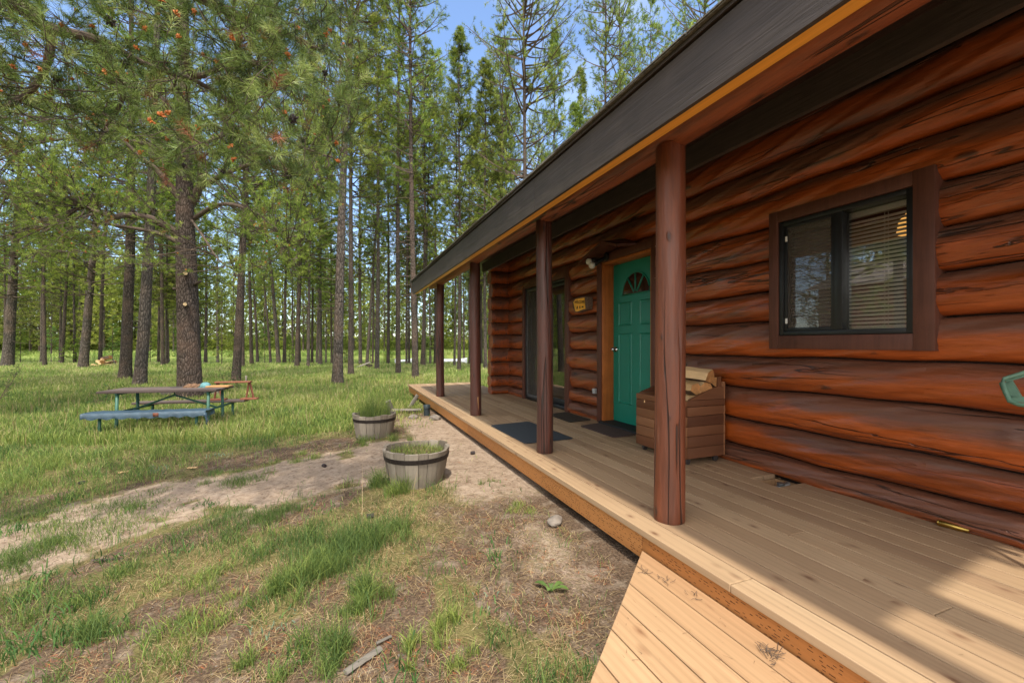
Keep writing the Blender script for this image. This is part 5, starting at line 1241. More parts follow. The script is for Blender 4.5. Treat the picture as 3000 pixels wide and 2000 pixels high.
# far wood: one mass of low-detail pines
rng = np.random.RandomState(77); NF = 420
uu = rng.uniform(-700, 3200, NF); dd = 64+ 60*rng.rand(NF)**1.3; xc = (uu-1500)/FPX*dd
fx_, fy_ = xc*CA+dd*SA, -xc*SA+dd*CA; fz_ = ground_z(fx_, fy_); fh = rng.uniform(13, 21, NF)
Vt, Qt = [], []; K = 4; t = np.linspace(0, 1, K)
P = np.stack([fx_, fy_, fz_-0.3], -1)[:,None,:]+np.array([0,0,1.0])*(t*fh[:,None])[...,None]; wood = [tubes(P, 0.17*(1-0.85*t)[None,:]*np.ones((NF,1)), 5)]
NB = 210; bi = np.repeat(np.arange(NF), NB); f = rng.uniform(0.07, 1, len(bi)); az = rng.uniform(0, 2*pi, len(bi))
R = (2.9*(1-f)**0.55+0.2)*rng.uniform(0.15, 1.1, len(bi)); c = np.stack([fx_[bi]+R*np.cos(az), fy_[bi]+R*np.sin(az), fz_[bi]+fh[bi]*f], -1)
D = unit(np.stack([np.cos(az), np.sin(az), rng.uniform(-0.1,0.9,len(bi))], -1)); V = needles(c, D, 0.5, 7, 0.55, 0.17, rng)
r = np.clip(np.repeat(0.42+0.15*rng.normal(size=NF)[bi]+0.2*rng.normal(size=len(bi)), 7), 0, 1)
NU = 60000; uu = rng.uniform(-900, 3300, NU); du = 68+50*rng.rand(NU)**1.5; xc = (uu-1500)/FPX*du; ux, uy = xc*CA+du*SA, -xc*SA+du*CA
uh = ground_z(ux, uy)+rng.rand(NU)*(1.2+1.6*sstep(-0.5,0.8,sn(ux,uy,81,6,0.25))); Vu = needles(np.stack([ux,uy,uh],-1), unit(rng.normal(size=(NU,3))+np.array([0,0,.6])), 0.4, 4, 0.5, 0.16, rng)
V = np.concatenate([V, Vu]); r = np.concatenate([r, np.clip(0.35+0.22*rng.normal(size=NU*4), 0, 1)])
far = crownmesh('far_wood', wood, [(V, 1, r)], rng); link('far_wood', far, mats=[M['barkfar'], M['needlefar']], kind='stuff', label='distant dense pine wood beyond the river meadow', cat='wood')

# ------------------------------------------------------------------ big limbed pine (11 m away) and overhanging pine (2-4 m away)
def limb_tubes(limbs, S=10):
    wood = []
    for pts, r0, r1 in limbs:
        pts = np.array(pts, float); K = len(pts); tt = np.linspace(0, K-1, K*6); i0 = np.minimum(tt.astype(int), K-2); f = (tt-i0)[:,None]
        p = [pts[max(0, i)] for i in range(K)]
        # Catmull-Rom
        def g(i): return pts[np.clip(i, 0, K-1)]
        a, b, c_, d_ = g(i0-1), g(i0), g(i0+1), g(i0+2)
        q = 0.5*((2*b)+(-a+c_)*f+(2*a-5*b+4*c_-d_)*f**2+(-a+3*b-3*c_+d_)*f**3)
        s = np.linspace(0, 1, len(q)); rad = (r0+(r1-r0)*s)*(1+0.06*np.sin(s*40+r0*100)); wood.append((q, rad))
    return wood
def foliage(name, limbs, targets, rng, parent, mat_needle, nshoot=9, shoot=0.16, nn=70, ln=0.06, w=0.0022, r_tw=0.010, budp=0.1, deadp=0.03, sag=0.15, matbranch='branch', conep=0.03, down=0.0, lo=0.4):
    L_ = limb_tubes(limbs); anchors = np.concatenate([q[len(q)//5:] for q, r in L_])
    targets = np.array(targets); N = len(targets)
    dist = np.linalg.norm(targets[:,None,:]-anchors[None,:,:], axis=-1) + rng.uniform(0, 0.25, (N, len(anchors)))
    A = anchors[dist.argmin(1)]
    K = 9; t = np.linspace(0, 1, K)[None,:,None]; mid = (A+targets)/2+rng.normal(size=(N,3))*0.10*np.linalg.norm(targets-A, axis=1)[:,None]+np.array([0,0,-sag])*np.linalg.norm(targets-A, axis=1)[:,None]
    P = (1-t)**2*A[:,None,:]+2*t*(1-t)*mid[:,None,:]+t**2*targets[:,None,:]; P[:,1:-1] += rng.normal(size=P[:,1:-1].shape)*0.008
    wood = [tubes(q[None], r[None], 9) for q, r in L_]
    wood.append(tubes(P, r_tw*(1-0.72*np.linspace(0,1,K))[None,:]*(0.6+0.5*rng.rand(N,1)), 5))
    # side shoots
    bi = np.repeat(np.arange(N), nshoot); tt = rng.uniform(lo, 1.0, len(bi)); tt[::nshoot] = 1.0
    fi = tt*(K-1); i0 = np.minimum(fi.astype(int), K-2); fr = (fi-i0)[:,None]; c = P[bi,i0]*(1-fr)+P[bi,i0+1]*fr; tan = unit(P[bi,i0+1]-P[bi,i0])
    D = unit(tan*0.8+rng.normal(size=(len(bi),3))*0.6+np.array([0,0,0.15-down])); off = rng.uniform(0.0, 0.18, len(bi))*(shoot/0.16); off[::nshoot] = 0
    c2 = c+D*off[:,None]+np.array([0,0,-0.03])*(off[:,None]/0.18); D2 = unit(D+rng.normal(size=D.shape)*0.2+np.array([0,0,0.25-down])); SL = shoot*rng.uniform(0.6, 1.25, len(bi))
    Pt = np.stack([c, c2, c2+D2*SL[:,None]*0.95], 1); wood.append(tubes(Pt, (r_tw*0.38)*np.array([1,0.8,0.45])[None,:]*np.ones((len(bi),1)), 4))
    tris = []; isd = rng.rand(len(bi)) < deadp
    g = ~isd
    V = needles(c2[g], D2[g], SL[g], nn, ln, w, rng, 0.95, 0.75, 0.05); base = 0.46+0.26*rng.normal(size=g.sum())
    tris.append((V, 1, np.clip(np.repeat(base, nn)+rng.uniform(-0.22, 0.25, g.sum()*nn), 0, 1)))
    if isd.any():
        V = needles(c2[isd], D2[isd], SL[isd], nn, ln, w, rng, 0.95, 0.6, 0.05); tris.append((V, 2, rng.uniform(0, 1, isd.sum()*nn)))
    crown = crownmesh(name, wood, tris, rng)
    o = link('crown', crown, parent, [M[matbranch], M[mat_needle], M['needledead']])
    # orange pollen buds at some shoot tips, dark cones on some twigs: small knobs
    for prob, nm, mt, s, e0 in ((budp, 'pollen_buds', 'bud', 0.20, 1.0), (conep, 'cones', 'cone', 0.55, 0.1)):
        sel = np.where((rng.rand(len(bi)) < prob) & g)[0]
        if len(sel) == 0: continue
        tip = c2[sel]+D2[sel]*SL[sel][:,None]*e0; mbk = []
        nn_ = 14 if nm == 'pollen_buds' else 26; sc_ = 0.021 if nm == 'pollen_buds' else 0.028; sc_ *= (ln/0.06)**0.7
        Dd = unit(D2[sel][:,None,:]*(0.9 if nm == 'pollen_buds' else 0.25)+rng.normal(size=(len(sel), nn_, 3))*(0.6 if nm == 'pollen_buds' else 0.8)); Pp = tip[:,None,None,:]+Dd[:,:,None,:]*sc_*np.array([0,0.4,0.8,1.0])[None,None,:,None]
        V_, Q_ = tubes(Pp.reshape(-1, 4, 3), sc_*np.array([0.16,0.20,0.17,0.05])[None,:]*np.ones((len(sel)*nn_,1)), 5)
        me = npmesh(nm, V_, Q_.ravel(), np.arange(0, Q_.size, 4), {'rnd': np.full(len(V_), 0.5)}, True); link(nm, me, o, M[mt], kind='stuff')
    return o

# --- big limbed pine
rng = np.random.RandomState(101)
bp_ = gp(557, 1176); D0 = bp_.x*SA+bp_.y*CA
big = empty('pine_tree', bp_, label='big pine with thick curved limbs and cut branch stubs right behind the picnic table', cat='pine tree')
bt = trunkmesh('big_trunk', 50, H=15, r0=0.275, n=28, K=90, stubs=5, flare=0.10); bt.materials.append(bark('big_bark', (0.050,0.038,0.032), (0.15,0.118,0.10), 1.0)); tob = bpy.data.objects.new('trunk', bt); COL.objects.link(tob); tob.parent = big
def loc(u, v, zc): return W(u, v, zc)-np.array(bp_)
for (u, v, du, r) in ((547,802,-4,0.052),(545,893,-3,0.048)):
    a = loc(u, v, D0-0.15); b = loc(u+du, v-2, D0-0.42); s_ = MB(); s_.tube([tuple(a), tuple(b)], [r*1.15, r], 14, cap=False); s_ = s_.build('cut_stub', M['bark'], tob, smooth=True)
    c_ = MB(); d__ = (b-a)/np.linalg.norm(b-a); c_.tube([tuple(b-d__*0.005), tuple(b+d__*0.004)], r*0.9, 14); c_.build('cut_face', M['cutwood'], s_)
for (u, v, u2, v2, r) in ((530,850,507,845,0.04),(570,835,588,823,0.035)):
    a = loc(u, v, D0-0.05); b = loc(u2, v2, D0-0.25); MB().tube([tuple(a), tuple(b)], [r*1.2, r*0.8], 10).build('branch_stub', M['bark'], tob, smooth=True)
hl = loc
limbs = [
 ([hl(548,710,D0),hl(500,672,D0-.2),(hl(440,640,D0-.5)),hl(370,630,D0-.8),hl(325,635,D0-1.0),hl(230,600,D0-1.3)], 0.105, 0.05),
 ([hl(545,722,D0+.1),hl(480,690,D0+.3),hl(410,672,D0+.5),hl(300,655,D0+.7),hl(180,640,D0+.8)], 0.07, 0.025),
 ([hl(548,620,D0),hl(510,560,D0-.2),hl(460,500,D0-.4),hl(410,460,D0-.6),hl(330,380,D0-.9)], 0.10, 0.035),
 ([hl(560,600,D0),hl(590,520,D0-.3),hl(560,420,D0-.6),hl(500,330,D0-.9),hl(470,280,D0-1.0)], 0.10, 0.04),
 ([hl(570,640,D0),hl(640,600,D0-.6),hl(720,610,D0-1.2),hl(800,660,D0-1.6),hl(850,720,D0-1.8)], 0.06, 0.015),
 ([hl(570,560,D0),hl(680,500,D0-.5),hl(780,480,D0-.8),hl(900,520,D0-1.0)], 0.07, 0.02),
 ([hl(555,450,D0),hl(680,380,D0+.6),hl(820,350,D0+.8),hl(960,400,D0+.9)], 0.06, 0.015),
 ([hl(555,480,D0),hl(420,420,D0+.6),hl(250,400,D0+1.2),hl(60,430,D0+1.5)], 0.06, 0.02),
 ([hl(180,640,D0+.2),hl(100,560,D0-.6),hl(20,540,D0-1.2),hl(-150,420,D0-1.5)], 0.06, 0.03),
 ([hl(330,380,D0-.9),hl(250,330,D0-1.4),hl(100,290,D0-1.8),hl(-100,260,D0-2.0)], 0.05, 0.02),
 ([hl(558,640,D0),hl(600,700,D0-1.0),hl(640,760,D0-1.6),hl(700,800,D0-2.0)], 0.03, 0.01),
]
T_ = []
while len(T_) < 420:
    u = rng.uniform(-350, 1010); v = rng.uniform(120, 800); zc = rng.uniform(D0-3.6, D0+1.8)
    # ragged lower edge of the crown, as in the photograph
    vm = np.interp(u, [-350, 0, 200, 330, 420, 560, 640, 760, 880, 960, 1010], [900, 850, 760, 700, 560, 600, 720, 800, 760, 660, 560]) + rng.normal()*25
    if v > vm: continue
    if 350 < u < 560 and v > 470 and rng.rand() < 0.7: continue
    if 480 < u < 620 and zc < D0 and v > 420 and rng.rand() < 0.75: continue
    T_.append(loc(u, v, zc))
foliage('big_crown', limbs, T_, rng, big, 'needle', nshoot=16, shoot=0.20, nn=46, ln=0.075, w=0.0055, r_tw=0.016, budp=0.07, deadp=0.03, sag=0.10, conep=0.04, lo=0.3)

# --- overhanging pine, trunk left of the frame
rng = np.random.RandomState(202)
ox, oy = -4.6, 1.6; oz = gz(ox, oy); ob = np.array([ox, oy, oz])
ov = empty('pine_tree', (ox, oy, oz), label='nearest pine, long-needled boughs with orange buds hanging into the top left', cat='pine tree')
ot = trunkmesh('near_trunk', 60, H=13, r0=0.24, n=24, K=60, stubs=5, flare=0.2); ot.materials.append(M['bark']); o = bpy.data.objects.new('trunk', ot); COL.objects.link(o); o.parent = ov
h2 = lambda u, v, zc: W(u, v, zc)-ob
def tr(z): return np.array([0.0, 0.0, z])
limbs = [
 ([tr(3.4), h2(-600,-150,2.6), h2(-150,-60,2.9), h2(70,25,3.0), h2(110,60,3.05), h2(150,85,3.1), h2(290,120,3.2), h2(430,190,3.4), h2(560,230,3.6)], 0.085, 0.014),
 ([h2(150,85,3.1), h2(145,160,3.1), h2(115,235,3.1), h2(50,295,3.15), h2(-60,340,3.2)], 0.030, 0.014),
 ([tr(4.3), h2(-300,-420,2.7), h2(100,-260,2.9), h2(450,-80,3.1), h2(680,40,3.3), h2(860,110,3.5), h2(1000,180,3.7)], 0.08, 0.010),
 ([h2(450,-80,3.1), h2(520,60,3.2), h2(560,215,3.3), h2(650,200,3.4), h2(740,180,3.5), h2(840,260,3.6)], 0.035, 0.008),
 ([h2(290,120,3.2), h2(360,240,3.2), h2(350,310,3.25), h2(310,370,3.3)], 0.022, 0.010),
 ([h2(560,230,3.4), h2(680,300,3.5), h2(760,370,3.6), h2(880,430,3.8), h2(1000,470,3.9)], 0.020, 0.006),
 ([tr(4.9), h2(0,-500,3.0), h2(500,-320,3.3), h2(900,-150,3.6), h2(1060,-10,3.8)], 0.07, 0.010),
 ([h2(680,40,3.3), h2(700,150,3.3), h2(640,300,3.4), h2(700,420,3.5)], 0.018, 0.006),
]
T_ = []
while len(T_) < 370:
    u = rng.uniform(-420, 1075); v = rng.uniform(-330, 560); zc = rng.uniform(2.2, 4.4)
    vm = np.interp(u, [-420, 0, 150, 330, 450, 620, 780, 950, 1075], [420, 380, 330, 470, 480, 530, 520, 540, 250]) + rng.normal()*18
    if v > vm or (u > 960 and v < 120 and rng.rand() < 0.4): continue
    if rng.rand() < 0.30 and u < 380 and v > 60: continue
    T_.append(h2(u, v, zc))
foliage('near_crown', limbs, T_, rng, ov, 'needlenear', nshoot=8, shoot=0.13, nn=64, ln=0.068, w=0.0031, r_tw=0.0065, budp=0.07, deadp=0.03, sag=0.12, conep=0.012, down=0.15, lo=0.35)

# young pine sapling and shrubs
def sapling(u, v, H, label, cat='sapling', seed=0, r=0.8, mat='shrub', name='young_pine'):
    rng = np.random.RandomState(seed); p = gp(u, v); e = empty(name, p, label=label, cat=cat)
    nb = 60; h = H*rng.uniform(0.08, 0.98, nb); az = rng.uniform(0, 2*pi, nb); R = r*(1-h/H*0.85)*rng.uniform(0.6, 1.1, nb)
    A = np.stack([np.zeros(nb), np.zeros(nb), h], -1); D = unit(np.stack([np.cos(az), np.sin(az), rng.uniform(0.1,0.6,nb)], -1)); P = A[:,None,:]+D[:,None,:]*(np.linspace(0,1,3)[None,:]*R[:,None])[...,None]
    wood = [tubes(P, 0.008*np.array([1,.6,.3])[None,:]*np.ones((nb,1)), 3), tubes(np.array([[[0,0,-0.05],[0,0,H*0.5],[0,0,H]]]), np.array([[0.03,0.02,0.005]]), 6)]
    bi = np.repeat(np.arange(nb), 5); t = rng.uniform(0.2, 1, len(bi)); c = A[bi]+D[bi]*(R[bi]*t)[:,None]; D2 = unit(D[bi]+rng.normal(size=(len(bi),3))*0.5)
    V = needles(c, D2, 0.2, 40, 0.09, 0.008, rng); me = crownmesh('foliage', wood, [(V, 1, np.clip(np.repeat(0.5+.2*rng.normal(size=len(bi)), 40), 0, 1))], rng); link('foliage', me, e, [M['branch'], M[mat]]); return e
sapling(650, 1075, 5.2, 'young soft green pine standing right of the big limbed pine', seed=1, r=1.5, mat='needle')
sapling(560, 1068, 3.0, 'small bushy young pine partly hidden behind the big limbed trunk', seed=2, r=1.2)
sapling(1290, 1045, 5.0, 'round bright green shrub across the river, left of the farthest post', 'shrub', 3, 2.4, 'shrub', 'shrub')
sapling(1375, 1045, 4.5, 'bright green shrub across the river, behind the third porch post', 'shrub', 4, 2.6, 'shrub', 'shrub')
sapling(760, 1048, 4.5, 'bright green shrub across the river, behind the middle of the stand', 'shrub', 5, 2.6, 'shrub', 'shrub')
sapling(905, 1046, 4.0, 'light green shrub across the river, left of the scarred stout pine', 'shrub', 6, 2.4, 'shrub', 'shrub')
sg_r = random.Random(5); n_ = 0
for (u, v, H, r_, desc) in [(60,1066,3.0,1.1,'right of the leftmost leaning trunk'),(150,1062,4.2,1.3,'behind the second and third thin trunks at left'),(215,1070,2.2,.9,'left of the thick dark leaning trunk'),(330,1064,4.5,1.4,'between the wood heap and the stout trunks'),(440,1066,3.2,1.0,'just left of the three slim trunks'),(520,1060,4.0,1.2,'close to the left side of the big limbed trunk'),(705,1068,2.6,.9,'right of the medium trunk behind the table'),(775,1062,4.6,1.3,'left of the crooked pine'),(848,1066,2.4,.8,'between the crooked pine and the middle pair'),(940,1060,4.8,1.5,'left of the scarred stout pine'),(1010,1066,2.6,.8,'right of the scarred stout pine'),(1085,1064,3.4,1.1,'left of the tall grey trunk'),(1140,1068,2.2,.8,'between the tall grey trunk and the roof tip'),(1250,1064,3.0,1.0,'right of the roof tip trunk'),(1390,1064,3.4,1.1,'behind the third porch post')]:
    n_ += 1; sapling(u, v, H, 'young bushy pine '+desc, 'sapling', 100+n_, r_, 'needle' if n_ % 2 else 'shrub')
def twigplant(u, v, H, label, seed, n=7, lean=0.3):
    rng = np.random.RandomState(seed); p = gp(u, v); e = empty('twiggy_bush', p, label=label, cat='bush')
    az = rng.uniform(0, 2*pi, n); K = 7; t = np.linspace(0, 1, K); D = np.stack([np.cos(az)*lean, np.sin(az)*lean, np.ones(n)], -1)
    P = D[:,None,:]*(t*H*1.0)[None,:,None]*rng.uniform(.5,1,(n,1,1))+rng.normal(size=(n,K,3))*0.02; P[:,0] = 0
    bi = np.repeat(np.arange(n), 8); k = rng.randint(2, K, len(bi)); c = P[bi,k]; D2 = unit(rng.normal(size=(len(bi),3))+np.array([0,0,.5])); Pt = np.stack([c, c+D2*.08, c+D2*.16+rng.normal(size=c.shape)*.02], 1)
    V = needles(Pt[:,1], D2, 0.08, 8, 0.035, 0.014, rng); me = crownmesh('stems', [tubes(P, 0.006*(1-.6*t)[None,:]*np.ones((n,1)), 4), tubes(Pt, np.full((len(bi),3),.003), 3)], [(V, 1, rng.uniform(0,1,len(V)//3))], rng)
    link('stems', me, e, [M['branch'], M['weed']]); return e
twigplant(-15, 1190, 1.1, 'dark twiggy bush poking in at the left edge of the photo', 1, 9, 0.5)
twigplant(662, 1160, 0.9, 'thin leafy weed stem right of the picnic table', 2, 3, .15)
twigplant(700, 1150, 0.8, 'leafy sapling at the foot of the medium trunk behind the table', 3, 4, .3)
twigplant(300, 1200, 0.5, 'dry brown weed left of the picnic table leg', 4, 4, .3)

# ------------------------------------------------------------------ grass, litter, weeds (nobody could count them)
def blades(px, py, h, w, rng, bend=0.5, flat=0.0, rnd=None, droop=0.35, z=None):
    """curved 3-segment blades"""
    N = len(px); pz_ = ground_z(px, py)-0.005 if z is None else z
    az = rng.uniform(0, 2*pi, N); d = np.stack([np.cos(az), np.sin(az), np.zeros(N)], -1); s = np.stack([-np.sin(az), np.cos(az), np.zeros(N)], -1)
    tw = rng.uniform(0, 2*pi, N); s = unit(s*np.cos(tw)[:,None]+d*np.sin(tw)[:,None])
    b = np.stack([px, py, pz_], -1); bd = bend*rng.uniform(0.15, 1.3, N)
    def pt(t, up): return b + d*(h*bd*(t**1.6))[:,None] + np.array([0,0,1.0])*(h*up)[:,None]
    fl = 1-flat
    p1 = pt(0.4, np.full(N, 0.42*fl+0.02)); p2 = pt(0.75, (0.75-droop*0.25*bd)*fl+0.02); p3 = pt(1.0, (0.95-droop*0.9*bd)*fl+0.015)
    hw = (w/2)[:,None] if hasattr(w, '__len__') else w/2
    V = np.stack([b-s*hw, b+s*hw, p1-s*hw*0.9, p1+s*hw*0.9, p2-s*hw*0.6, p2+s*hw*0.6, p3], 1).reshape(-1, 3)
    o = np.arange(N)[:,None]*7; L_ = np.concatenate([o+np.array([0,1,3,2]), o+np.array([2,3,5,4]), o+np.array([4,5,6])], 1).ravel()
    st_ = (np.arange(N)[:,None]*11+np.array([0,4,8])).ravel()
    return V, L_, st_, np.repeat(rnd, 7)
def addblades(name, mat, data, label=None):
    me = npmesh(name, data[0], data[1], data[2], {'rnd': np.clip(data[3], 0, 1)}, True)
    return link(name, me, mats=mat, kind='stuff', label=label, cat=None)
rng = np.random.RandomState(303)
def sample(n, z0, z1, power=1.0, u0=-250, u1=1800):
    """random ground points in the wedge the camera sees (with margin), denser close by"""
    zc = z0+(z1-z0)*rng.rand(n)**power; u = rng.uniform(u0, u1, n); xc = (u-1500)/FPX*zc
    x = xc*CA+zc*SA; y = -xc*SA+zc*CA; return x, y, zc
def clear(x, y):
    k = ~((x > 1.47) & (y < 11.1) & (x < 14)); 
    k &= ~((x > 0.70) & (y < 1.965+(x-1.577)*slope+0.02) & (x < 1.6))
    k &= np.hypot(x-0.665, y-4.10) > 0.25; k &= np.hypot(x-0.44, y-6.38) > 0.25; return k
# lawn and meadow
hm = lambda x, y: sstep(1.2, 5.0, np.maximum(1.5-x, 0)*0.6+np.maximum(y-5, 0)*0.8)     # taller away from the house and path
n = 150000; x, y, zc = sample(n, 1.4, 8.0, 1.2)
sd, lt, gn = masks(x, y); clump = sstep(-0.25, 0.75, sn(x, y, 41, 7, 4.5)+0.5*sn(x, y, 42, 6, 11))
keep = clear(x, y) & (rng.rand(n) < gn**1.6*(0.12+0.88*clump)*(0.40+0.60*hm(x, y))+0.03*(1-sd)+0.004)
x, y, zc, cl = x[keep], y[keep], zc[keep], clump[keep]
h = (0.05+0.10*cl*rng.rand(len(x))+0.13*hm(x, y)*rng.rand(len(x)))*rng.uniform(0.6, 1.2, len(x)); dry = sn(x, y, 45, 6, 1.3)
addblades('grass', M['grass'], blades(x, y, h, 0.0022+0.0006*zc, rng, 0.7, rnd=0.42+0.20*dry+0.20*rng.normal(size=len(x))-0.12*cl+0.18*hm(x, y)), 'short patchy lawn grass of the near yard')
n = 210000; x, y, zc = sample(n, 6.5, 20, 1.3, -400, 1900); sd, lt, gn = masks(x, y); keep = clear(x, y) & (rng.rand(n) < gn) & (zc > 7.5-2.0*rng.rand(n)); x, y, zc = x[keep], y[keep], zc[keep]
cl = 0.6*sn(x, y, 51, 7, 1.4)+0.75*sn(x, y, 52, 6, 0.45); hh = hm(x, y)
h = (0.05+(0.14+0.07*cl)*hh)*rng.uniform(0.6, 1.35, len(x)); addblades('meadow_grass', M['grass'], blades(x, y, h, 0.004+0.0009*zc, rng, 0.45, rnd=0.66+0.22*cl+0.16*rng.normal(size=len(x))), 'taller green and yellow meadow grass among the pines')
n = 150000; x, y, zc = sample(n, 18, 41.0, 1.2, -500, 2000); keep = clear(x, y); x, y, zc = x[keep], y[keep], zc[keep]; cl = sn(x, y, 61, 7, 0.7)
addblades('river_meadow', M['grass'], blades(x, y, (0.26+0.08*cl)*(1-0.55*sstep(27, 38, zc))*rng.uniform(0.6, 1.3, len(x)), 0.016+0.0006*zc, rng, 0.4, rnd=0.78+0.18*cl+0.13*rng.normal(size=len(x))), 'sunlit meadow grass before the river')
n = 60000; x, y, zc = sample(n, 56.5, 95, 1.4, -600, 2200); cl = sn(x, y, 62, 6, 0.3)
addblades('far_bank_grass', M['grass'], blades(x, y, 0.45*rng.uniform(0.5, 1.3, len(x)), np.full(len(x), 0.09), rng, 0.35, rnd=0.76+0.12*cl+0.10*rng.normal(size=len(x))), 'yellow-green grass on the far river bank')
n = 120000; x, y, zc = sample(n, 7.5, 30, 1.2, -400, 1900); cl = sn(x, y, 91, 7, 1.8); keep = clear(x, y) & (cl > 0.5) & (hm(x, y) > 0.6); x, y, zc, cl = x[keep], y[keep], zc[keep], cl[keep]
addblades('tall_meadow_clumps', M['grass'], blades(x, y, (0.17+0.20*np.clip(cl-0.45, 0, 1))*rng.uniform(0.5, 1.3, len(x)), 0.004+0.0009*zc, rng, 0.5, rnd=0.48+0.20*rng.normal(size=len(x))+0.2*sn(x, y, 92, 5, 0.6)), 'taller uneven grass clumps standing in the meadow')
n = 7000; x, y, zc = sample(n, 6.5, 26, 1.3, -400, 1900); keep = clear(x, y) & (hm(x, y) > 0.6); x, y, zc = x[keep], y[keep], zc[keep]
addblades('seed_stems', M['straw'], blades(x, y, rng.uniform(0.22, 0.42, len(x)), 0.002+0.0005*zc, rng, 0.3, rnd=rng.rand(len(x)), droop=0.1), 'thin pale seed stems above the meadow grass')
# dry straw thatch lying flat
n = 240000; x, y, zc = sample(n, 1.3, 8.5, 1.1); sd, lt, gn = masks(x, y); st2 = sstep(-0.35, 0.55, sn(x, y, 71, 7, 2.6)); keep = clear(x, y) & (rng.rand(n) < (1-sd)*(0.25+0.65*st2)*(0.45+0.55*gn)*(1-0.6*hm(x, y))); x, y, zc = x[keep], y[keep], zc[keep]
addblades('dry_straw', M['straw'], blades(x, y, rng.uniform(0.04, 0.11, len(x)), 0.0018+0.0004*zc, rng, 1.1, flat=0.72, rnd=rng.rand(len(x))), 'pale dry grass thatch lying on the yard')
# pine needle litter: short flat slivers, some orange
n = 230000; x, y, zc = sample(n, 1.2, 7.5, 1.2); sd, lt, gn = masks(x, y); keep = clear(x, y) & (rng.rand(n) < lt*0.95+0.10*(1-sd)+0.02); x, y, zc = x[keep], y[keep], zc[keep]
rd = rng.rand(len(x)); addblades('needle_litter', M['litter'], blades(x, y, rng.uniform(0.02, 0.055, len(x)), np.where(rd > 0.965, 0.0038, 0.0020)+0.0003*zc, rng, 1.0, flat=0.86, rnd=rd), 'fallen brown and orange pine needles on bare soil')
# distinct tussocks
def tussock(cx, cy, n, R, h, w, lo, hi, bend=0.8):
    a = rng.uniform(0, 2*pi, n); k_ = max(3, int(n/90)); ca = rng.normal(size=(k_,2))*R*0.62; j = rng.randint(0, k_, n); x = cx+ca[j,0]+rng.normal(size=n)*R*0.22; y = cy+ca[j,1]+rng.normal(size=n)*R*0.22
    r = np.hypot(x-cx, y-cy)/R; k = clear(x, y); x, y, r = x[k], y[k], r[k]; n = len(x)
    return blades(x, y, h*rng.uniform(0.35, 1.2, n)*np.clip(1.15-0.35*r, 0.45, 1.2), w, rng, bend, rnd=rng.uniform(lo, hi, n)+0.2*(rng.rand(n) > 0.88))
def tuss_px(u, v, n, R, h, lo=0.05, hi=0.5, w=0.0032, bend=0.8):
    p = gp(u, v); return tussock(p.x, p.y, n, R, h, w, lo, hi, bend)
ts = []
for (u, v, n, R, h, lo, hi) in [(1010,1600,1500,0.34,0.17,0.0,0.45),(880,1640,1100,0.26,0.15,0.0,0.4),(1100,1590,700,0.22,0.15,0.1,0.55),(660,1560,1100,0.30,0.13,0.0,0.4),(780,1530,600,0.22,0.12,0.1,0.4),(900,1700,1000,0.16,0.17,0.15,0.6),(820,1720,500,0.14,0.13,0.2,0.6),
    (1110,1730,650,0.13,0.16,0.1,0.6),(960,1890,700,0.13,0.15,0.1,0.55),(1130,1420,500,0.13,0.20,0.1,0.6),(1200,1440,350,0.14,0.20,0.2,0.7),(1150,1380,300,0.10,0.18,0.1,0.5),(1500,1490,250,0.15,0.07,0.4,0.8),(130,1590,1300,0.40,0.11,0.1,0.6),(260,1560,900,0.35,0.10,0.1,0.6),(60,1800,1100,0.30,0.12,0.1,0.6),(330,1690,700,0.25,0.10,0.1,0.6),(480,1900,500,0.20,0.11,0.2,0.7),(560,1730,500,0.2,0.09,0.3,0.8),(20,1520,900,0.4,0.12,0.1,0.6),(330,1500,700,0.32,0.09,0.05,0.45),(40,1650,700,0.22,0.12,0.05,0.5),
    (700,1410,500,0.28,0.09,0.1,0.5),(890,1340,450,0.20,0.10,0.3,0.7),(640,1400,400,0.22,0.08,0.1,0.5),(420,1330,700,0.40,0.12,0.3,0.8),(540,1270,700,0.40,0.16,0.3,0.8),(300,1290,900,0.5,0.18,0.3,0.8),(120,1370,800,0.30,0.20,0.3,0.8),(40,1430,600,0.25,0.18,0.3,0.75),(860,1250,500,0.3,0.14,0.4,0.85),
    (1310,1850,250,0.10,0.11,0.3,0.8),(1220,1905,200,0.07,0.10,0.3,0.8),(200,1900,500,0.16,0.14,0.05,0.5),(760,1960,350,0.10,0.12,0.2,0.6),(1345,1930,150,0.06,0.09,0.3,0.8),(620,1840,300,0.16,0.10,0.3,0.8),(1420,1420,90,0.08,0.07,0.2,0.6),(1060,1300,350,0.14,0.14,0.2,0.6),(1160,1290,260,0.12,0.14,0.2,0.6),(1268,1200,300,0.12,0.14,0.2,0.5),
    (1220,1165,400,0.35,0.25,0.2,0.6),(1190,1175,400,0.35,0.28,0.2,0.6),(430,1220,900,0.6,0.22,0.2,0.6),(300,1250,700,0.5,0.24,0.3,0.6),(560,1235,700,0.5,0.18,0.2,0.6),
    (1450,1350,60,0.06,0.06,0.2,0.5),(1600,1700,0,0.06,0.05,0.2,0.5)]:
    if n: ts.append(tuss_px(u, v, n, R, h, lo, hi))
for (c_, n, R, h, lo, hi) in (((0.665,4.10), 900, 0.25, 0.075, 0.2, 0.85), ((0.44,6.38), 700, 0.22, 0.40, 0.15, 0.7)):
    a = rng.uniform(0, 2*pi, n); r = R*np.sqrt(rng.rand(n)); x, y = c_[0]+r*np.cos(a), c_[1]+r*np.sin(a)
    ts.append(blades(x, y, h*rng.uniform(0.4, 1.2, n), 0.003, rng, 0.6, rnd=rng.uniform(lo, hi, n), z=np.full(n, gz(*c_)-0.045+0.365*0.84)))
